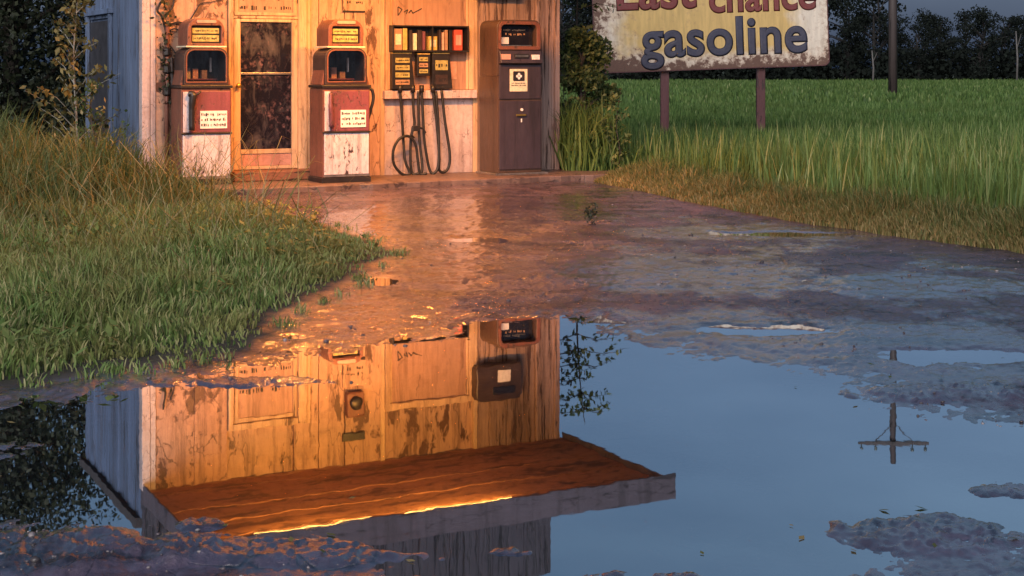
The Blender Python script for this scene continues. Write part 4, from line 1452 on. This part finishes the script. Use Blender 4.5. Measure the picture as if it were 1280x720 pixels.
# meter panels below the shelf
zm0, zm1 = wz(520, 111), wz(520, 66)
for x0, x1, sk, lab, q in ((485, 511, .02, 'dark meter panel with yellow dials at the left under the window shelf', 0), (516, 532, -.005, 'narrow meter panel with pale dials in the middle under the window shelf', 1), (535, 558, .02, 'dark meter panel with one wide dial at the right under the window shelf', 2)):
    ua, ub = wu(x0), wu(x1)
    t_ = on_wall('dial_meter', lab, 'meter', (ua + ub) / 2, -.052, zm0, 'meter panels under the window shelf')
    hw, hz = (ub - ua) / 2, (zm1 - zm0) * (1.0 if q != 1 else .62)
    z0 = 0 if q != 1 else (zm1 - zm0) * .36
    MB().prism([(-hw, z0), (hw + sk, z0), (hw - sk, z0 + hz - .012), (-hw, z0 + hz - .012)], -.075, 0).build('case', M['black'], t_, bevel=.004)
    MB().box(-hw, hw - abs(sk), -.080, -.010, z0 + hz - .010, z0 + hz).build('top_edge', M['yellow'], t_)
    n_ = (4, 3, 2)[q]
    for k_ in range(n_):
        za = z0 + hz * (.12 + .80 * k_ / n_)
        zb_ = za + hz * .80 / n_ * .68
        mt = ('tan', 'ochre', 'ochre', 'ochre')[k_] if q == 0 else ('ochre', 'tan', 'ochre')[k_ % 3] if q == 1 else ('dark_brown', 'ochre')[k_]
        glyph_card('dial', mt, t_, -hw * .72, hw * .62, za, zb_, -.0755, 1, 70 + q * 7 + k_)
# pale cards pinned beside the meters
for ux, z_, w_, h_, mt, lab in ((562, 88, .16, .20, 'peach', 'large peach card pinned under the right end of the window shelf'), (513.5, 100, .05, .17, 'peach', 'narrow peach card hanging between the left and middle meter panels')):
    o = MB().box(-w_ / 2, w_ / 2, -.006, 0, -h_ / 2, h_ / 2).build('pinned_card', M[mt], loc=B(wu(ux), -.0095, wz(ux, z_)), rot=(0, 0, TH), bevel=.001)
    tag(o, lab, 'card')


# hoses hanging below the sill
def hose(label, ctrl, nozzle=None, seed=0):
    """ctrl: photo pixels on the plane just in front of the wall"""
    u0 = wu(ctrl[0][0])
    t_ = on_wall('fuel_hose', label, 'hose', u0, -.13, 0, 'black hoses hanging under the window sill')
    pts = []
    for k_, c_ in enumerate(ctrl):
        x, y = c_[:2]
        dv = c_[2] if len(c_) > 2 else 0
        pts.append((wu(x, -.13) - u0, dv, max(SLAB + .018, wz(x, y, -.13))))
    MB().tube(smooth_path(pts, 7), .0165, 8).build('tube', M['rubber'], t_, smooth=True)
    MB().tube([(pts[0][0], 0, pts[0][2] - .03), (pts[0][0], 0, pts[0][2] + .05)], .027, 10).build('coupling', M['black'], t_, smooth=True)
    if nozzle:
        x, y = nozzle
        a_, z_ = wu(x, -.13) - u0, wz(x, y, -.13)
        nz = MB()
        nz.box(a_ - .055, a_ + .03, -.05, -.005, z_ - .025, z_ + .035)
        nz.tube([(a_ + .02, -.028, z_ + .015), (a_ + .075, -.035, z_ + .0), (a_ + .10, -.04, z_ - .05)], [.016, .014, .012], 8)
        nz.tube([(a_ - .05, -.028, z_ + .02), (a_ - .065, -.028, z_ - .07), (a_ - .03, -.028, z_ - .10)], [.018, .015, .010], 8)
        nz.build('nozzle', M['black'], t_, bevel=.004)
    return t_


hose('black hose under the window sill coiled into a wide ring at the ground', [(500, 112), (502, 140), (504, 172), (505, 200, -.03), (510, 217, -.05), (500, 218, -.06), (490, 205, -.06), (489, 188, -.06), (496, 174, -.06), (508, 170, -.05), (517, 180, -.05), (520, 200, -.05), (523, 218, -.05), (530, 220, -.08)])
hose('black hose under the window sill carrying a nozzle halfway down', [(516, 112), (517, 140), (518, 156), (514, 170), (513, 195), (515, 216), (521, 221, -.04), (526, 210, -.04), (524, 170), (523, 130), (523, 114)], nozzle=(520, 161))
hose('black hose under the window sill dropping in one slack narrow loop', [(541, 112), (543, 130), (546, 155), (549, 195), (549, 212), (555, 219), (561, 208), (562, 190), (556, 150), (552, 112)])
hose('black hose under the window sill slung diagonally across the other hoses', [(527, 112), (529, 150), (531, 180), (537, 212), (542, 217, -.03), (547, 203, -.03), (548, 160), (545, 114)])

# tangle of pipe and dead vine at the left edge of the front
t_ = on_wall('standpipe', 'dark rusty standpipe with valves left of the first pump', 'pipe', wu(208, -.06), -.07, 0)
mb = MB().tube([(0, 0, .02), (.0, 0, .9), (.01, 0, 1.72)], .022, 8)
mb.build('pipe', M['steel_brown'], t_, smooth=True)
for z_ in (1.05, 1.28, 1.46):
    MB().tube([(0, 0, z_ - .05), (0, 0, z_ - .03), (0, 0, z_ + .03), (0, 0, z_ + .05)], [.024, .045, .045, .024], 8).build('valve', M['black'], t_)
MB().tube([(.05, -.01, .05), (.06, -.01, .9), (.045, -.01, 1.40)], .016, 6).build('pipe', M['pole'], t_)

t_ = on_wall('dead_vine', 'dead black vine looping over the upper left of the front wall', 'vine', wu(205, -.03), -.03, 0)
mb = MB()
V = lambda x, y, dv=0: (wu(x, -.03) - wu(205, -.03), dv, wz(x, y, -.03))
mb.tube(smooth_path([V(206, 170), V(207, 120, -.03), V(205, 70, -.02), V(208, 50, -.03), V(202, 22, -.02), V(196, 14, -.03), V(199, 5, -.03), V(206, -6, -.02), V(203, -30, -.02)], 6), .012, 6)
mb.tube(smooth_path([V(204, 28, -.02), V(212, 30, -.03), V(222, 28, -.02), V(234, 28, -.01), V(243, 16, -.01), V(250, 5, -.01), V(262, 3, -.01), V(280, -1, -.01)], 6), [.012 - .0002 * k_ for k_ in range(43)], 6)
mb.tube(smooth_path([V(208, 40, -.02), V(218, 36, -.03), V(228, 41, -.03), V(238, 36, -.02), V(250, 34, -.02)], 6), .008, 6)
mb.tube(smooth_path([V(207, 18, -.02), V(214, 10, -.03), V(217, -4, -.02), V(212, -18, -.02)], 6), .008, 6)
mb.tube(smooth_path([V(210, 55, -.03), V(220, 70, -.04), V(226, 90, -.03)], 6), .007, 6)
mb.build('stem', M['ink'], t_)
r = np.random.default_rng(77)
C = np.array([V(206 + r.normal(0, 4), 40 + r.random() * 90, -.03) for _ in range(90)] + [V(205 + r.normal(0, 6), -8 + r.random() * 40, -.03) for _ in range(50)])
C[:, 1] -= r.random(len(C)) * .05
leaf_mesh('dead_leaves', C, .06, .035, M['dark_leaf'], t_, r)

# narrow notice board, and unseen meter box and vent added for their reflections, between door and window, above the middle pump
un = (wu(427) + wu(455)) / 2
t_ = on_wall('notice_board', 'narrow notice board on the wall above the middle pump', 'board', un, -.015, wz(440, 15))
hw = (wu(455) - wu(427)) / 2
MB().box(-hw, hw, -.022, -.0145, .0, .014).build('ledge', M['ink'], t_)
s_ = scribble(MB(), -hw + .03, hw - .03, .075, .20, -.0141, 2, .6, random.Random(21))
MB().box(-hw, hw, -.014, 0, 0, .30).build('backing', M['wall'], t_, ink=(s_, M['ink']))
t_ = on_wall('added_meter_box', 'added meter box out of view, put in for its reflection in the puddle', 'meter box', un, -.012, 2.27)  # unseen, added so the water mirrors a box with a gauge
MB().box(-.10, .10, -.09, 0, 0, .26).build('case', M['steel_brown'], t_, bevel=.012)
MB().tube([(0, -.09, .11), (0, -.115, .11), (0, -.125, .11)], [.075, .07, .05], 14).build('dial', M['black'], t_, smooth=True)
t_ = on_wall('added_vent', 'added small black vent out of view, put in for its reflection in the puddle', 'vent', un, -.012, 2.72)  # unseen, added to give the dark smudge in the water
MB().box(-.13, .13, -.03, 0, 0, .09).build('frame', M['black'], t_, bevel=.004)

# unseen dark box with a white card, added to stand for the pump's puddle reflection
t_ = on_wall('added_cabinet', 'added dark cabinet with a white card, out of view, standing in for the pump reflection', 'cabinet', 4.02, -.02, 2.10)
MB().prism(rrect(-.29, .29, 0, .42, .09, .05, 6), -.16, 0).build('case', M['dark_brown'], t_, bevel=.012)
MB().box(-.02, .14, -.168, -.1605, .06, .20).build('card', M['white_card'], t_)
MB().prism(rrect(-.09, .20, .25, .34, .03, .03, 5), -.172, -.161).build('slot', M['screen'], t_, bevel=.003)

# two lit strip lamps under the front of the canopy
n = NT('lit_tube')
n.set(color=(1, .8, .5), emit=(1.0, .50, .12), estr=15.0)
M['lit'] = n.m
for u_, lab in ((1.05, 'lit orange strip lamp under the canopy nearer the blue wall'), (2.55, 'lit orange strip lamp under the middle of the canopy')):
    t_ = on_wall('strip_lamp', lab, 'lamp', u_, -2.255, SOF, 'strip lamps under the canopy')
    MB().box(-.62, .62, -.07, .07, -.045, -.003).build('housing', M['white_card'], t_, bevel=.004)
    for s_ in (-.03, .03):
        MB().tube([(-.58, s_, -.068), (.58, s_, -.068)], .016, 10).build('lit_tube', M['lit'], t_, smooth=True)
    for dv, tilt, watt, cc in ((.045, 40, 37, (1.0, .45, .075)), (-.045, -8, 130, (1.0, .30, .05))):
        L = bpy.data.lights.new('strip_light', 'AREA')
        L.shape = 'RECTANGLE'
        L.size, L.size_y = 1.15, .05
        L.energy = watt
        L.color = cc
        lo = bpy.data.objects.new('strip_light', L)
        COL.objects.link(lo)
        lo.parent = t_
        lo.location = (0, dv, -.095)
        lo.rotation_euler = (R(tilt), 0, 0)
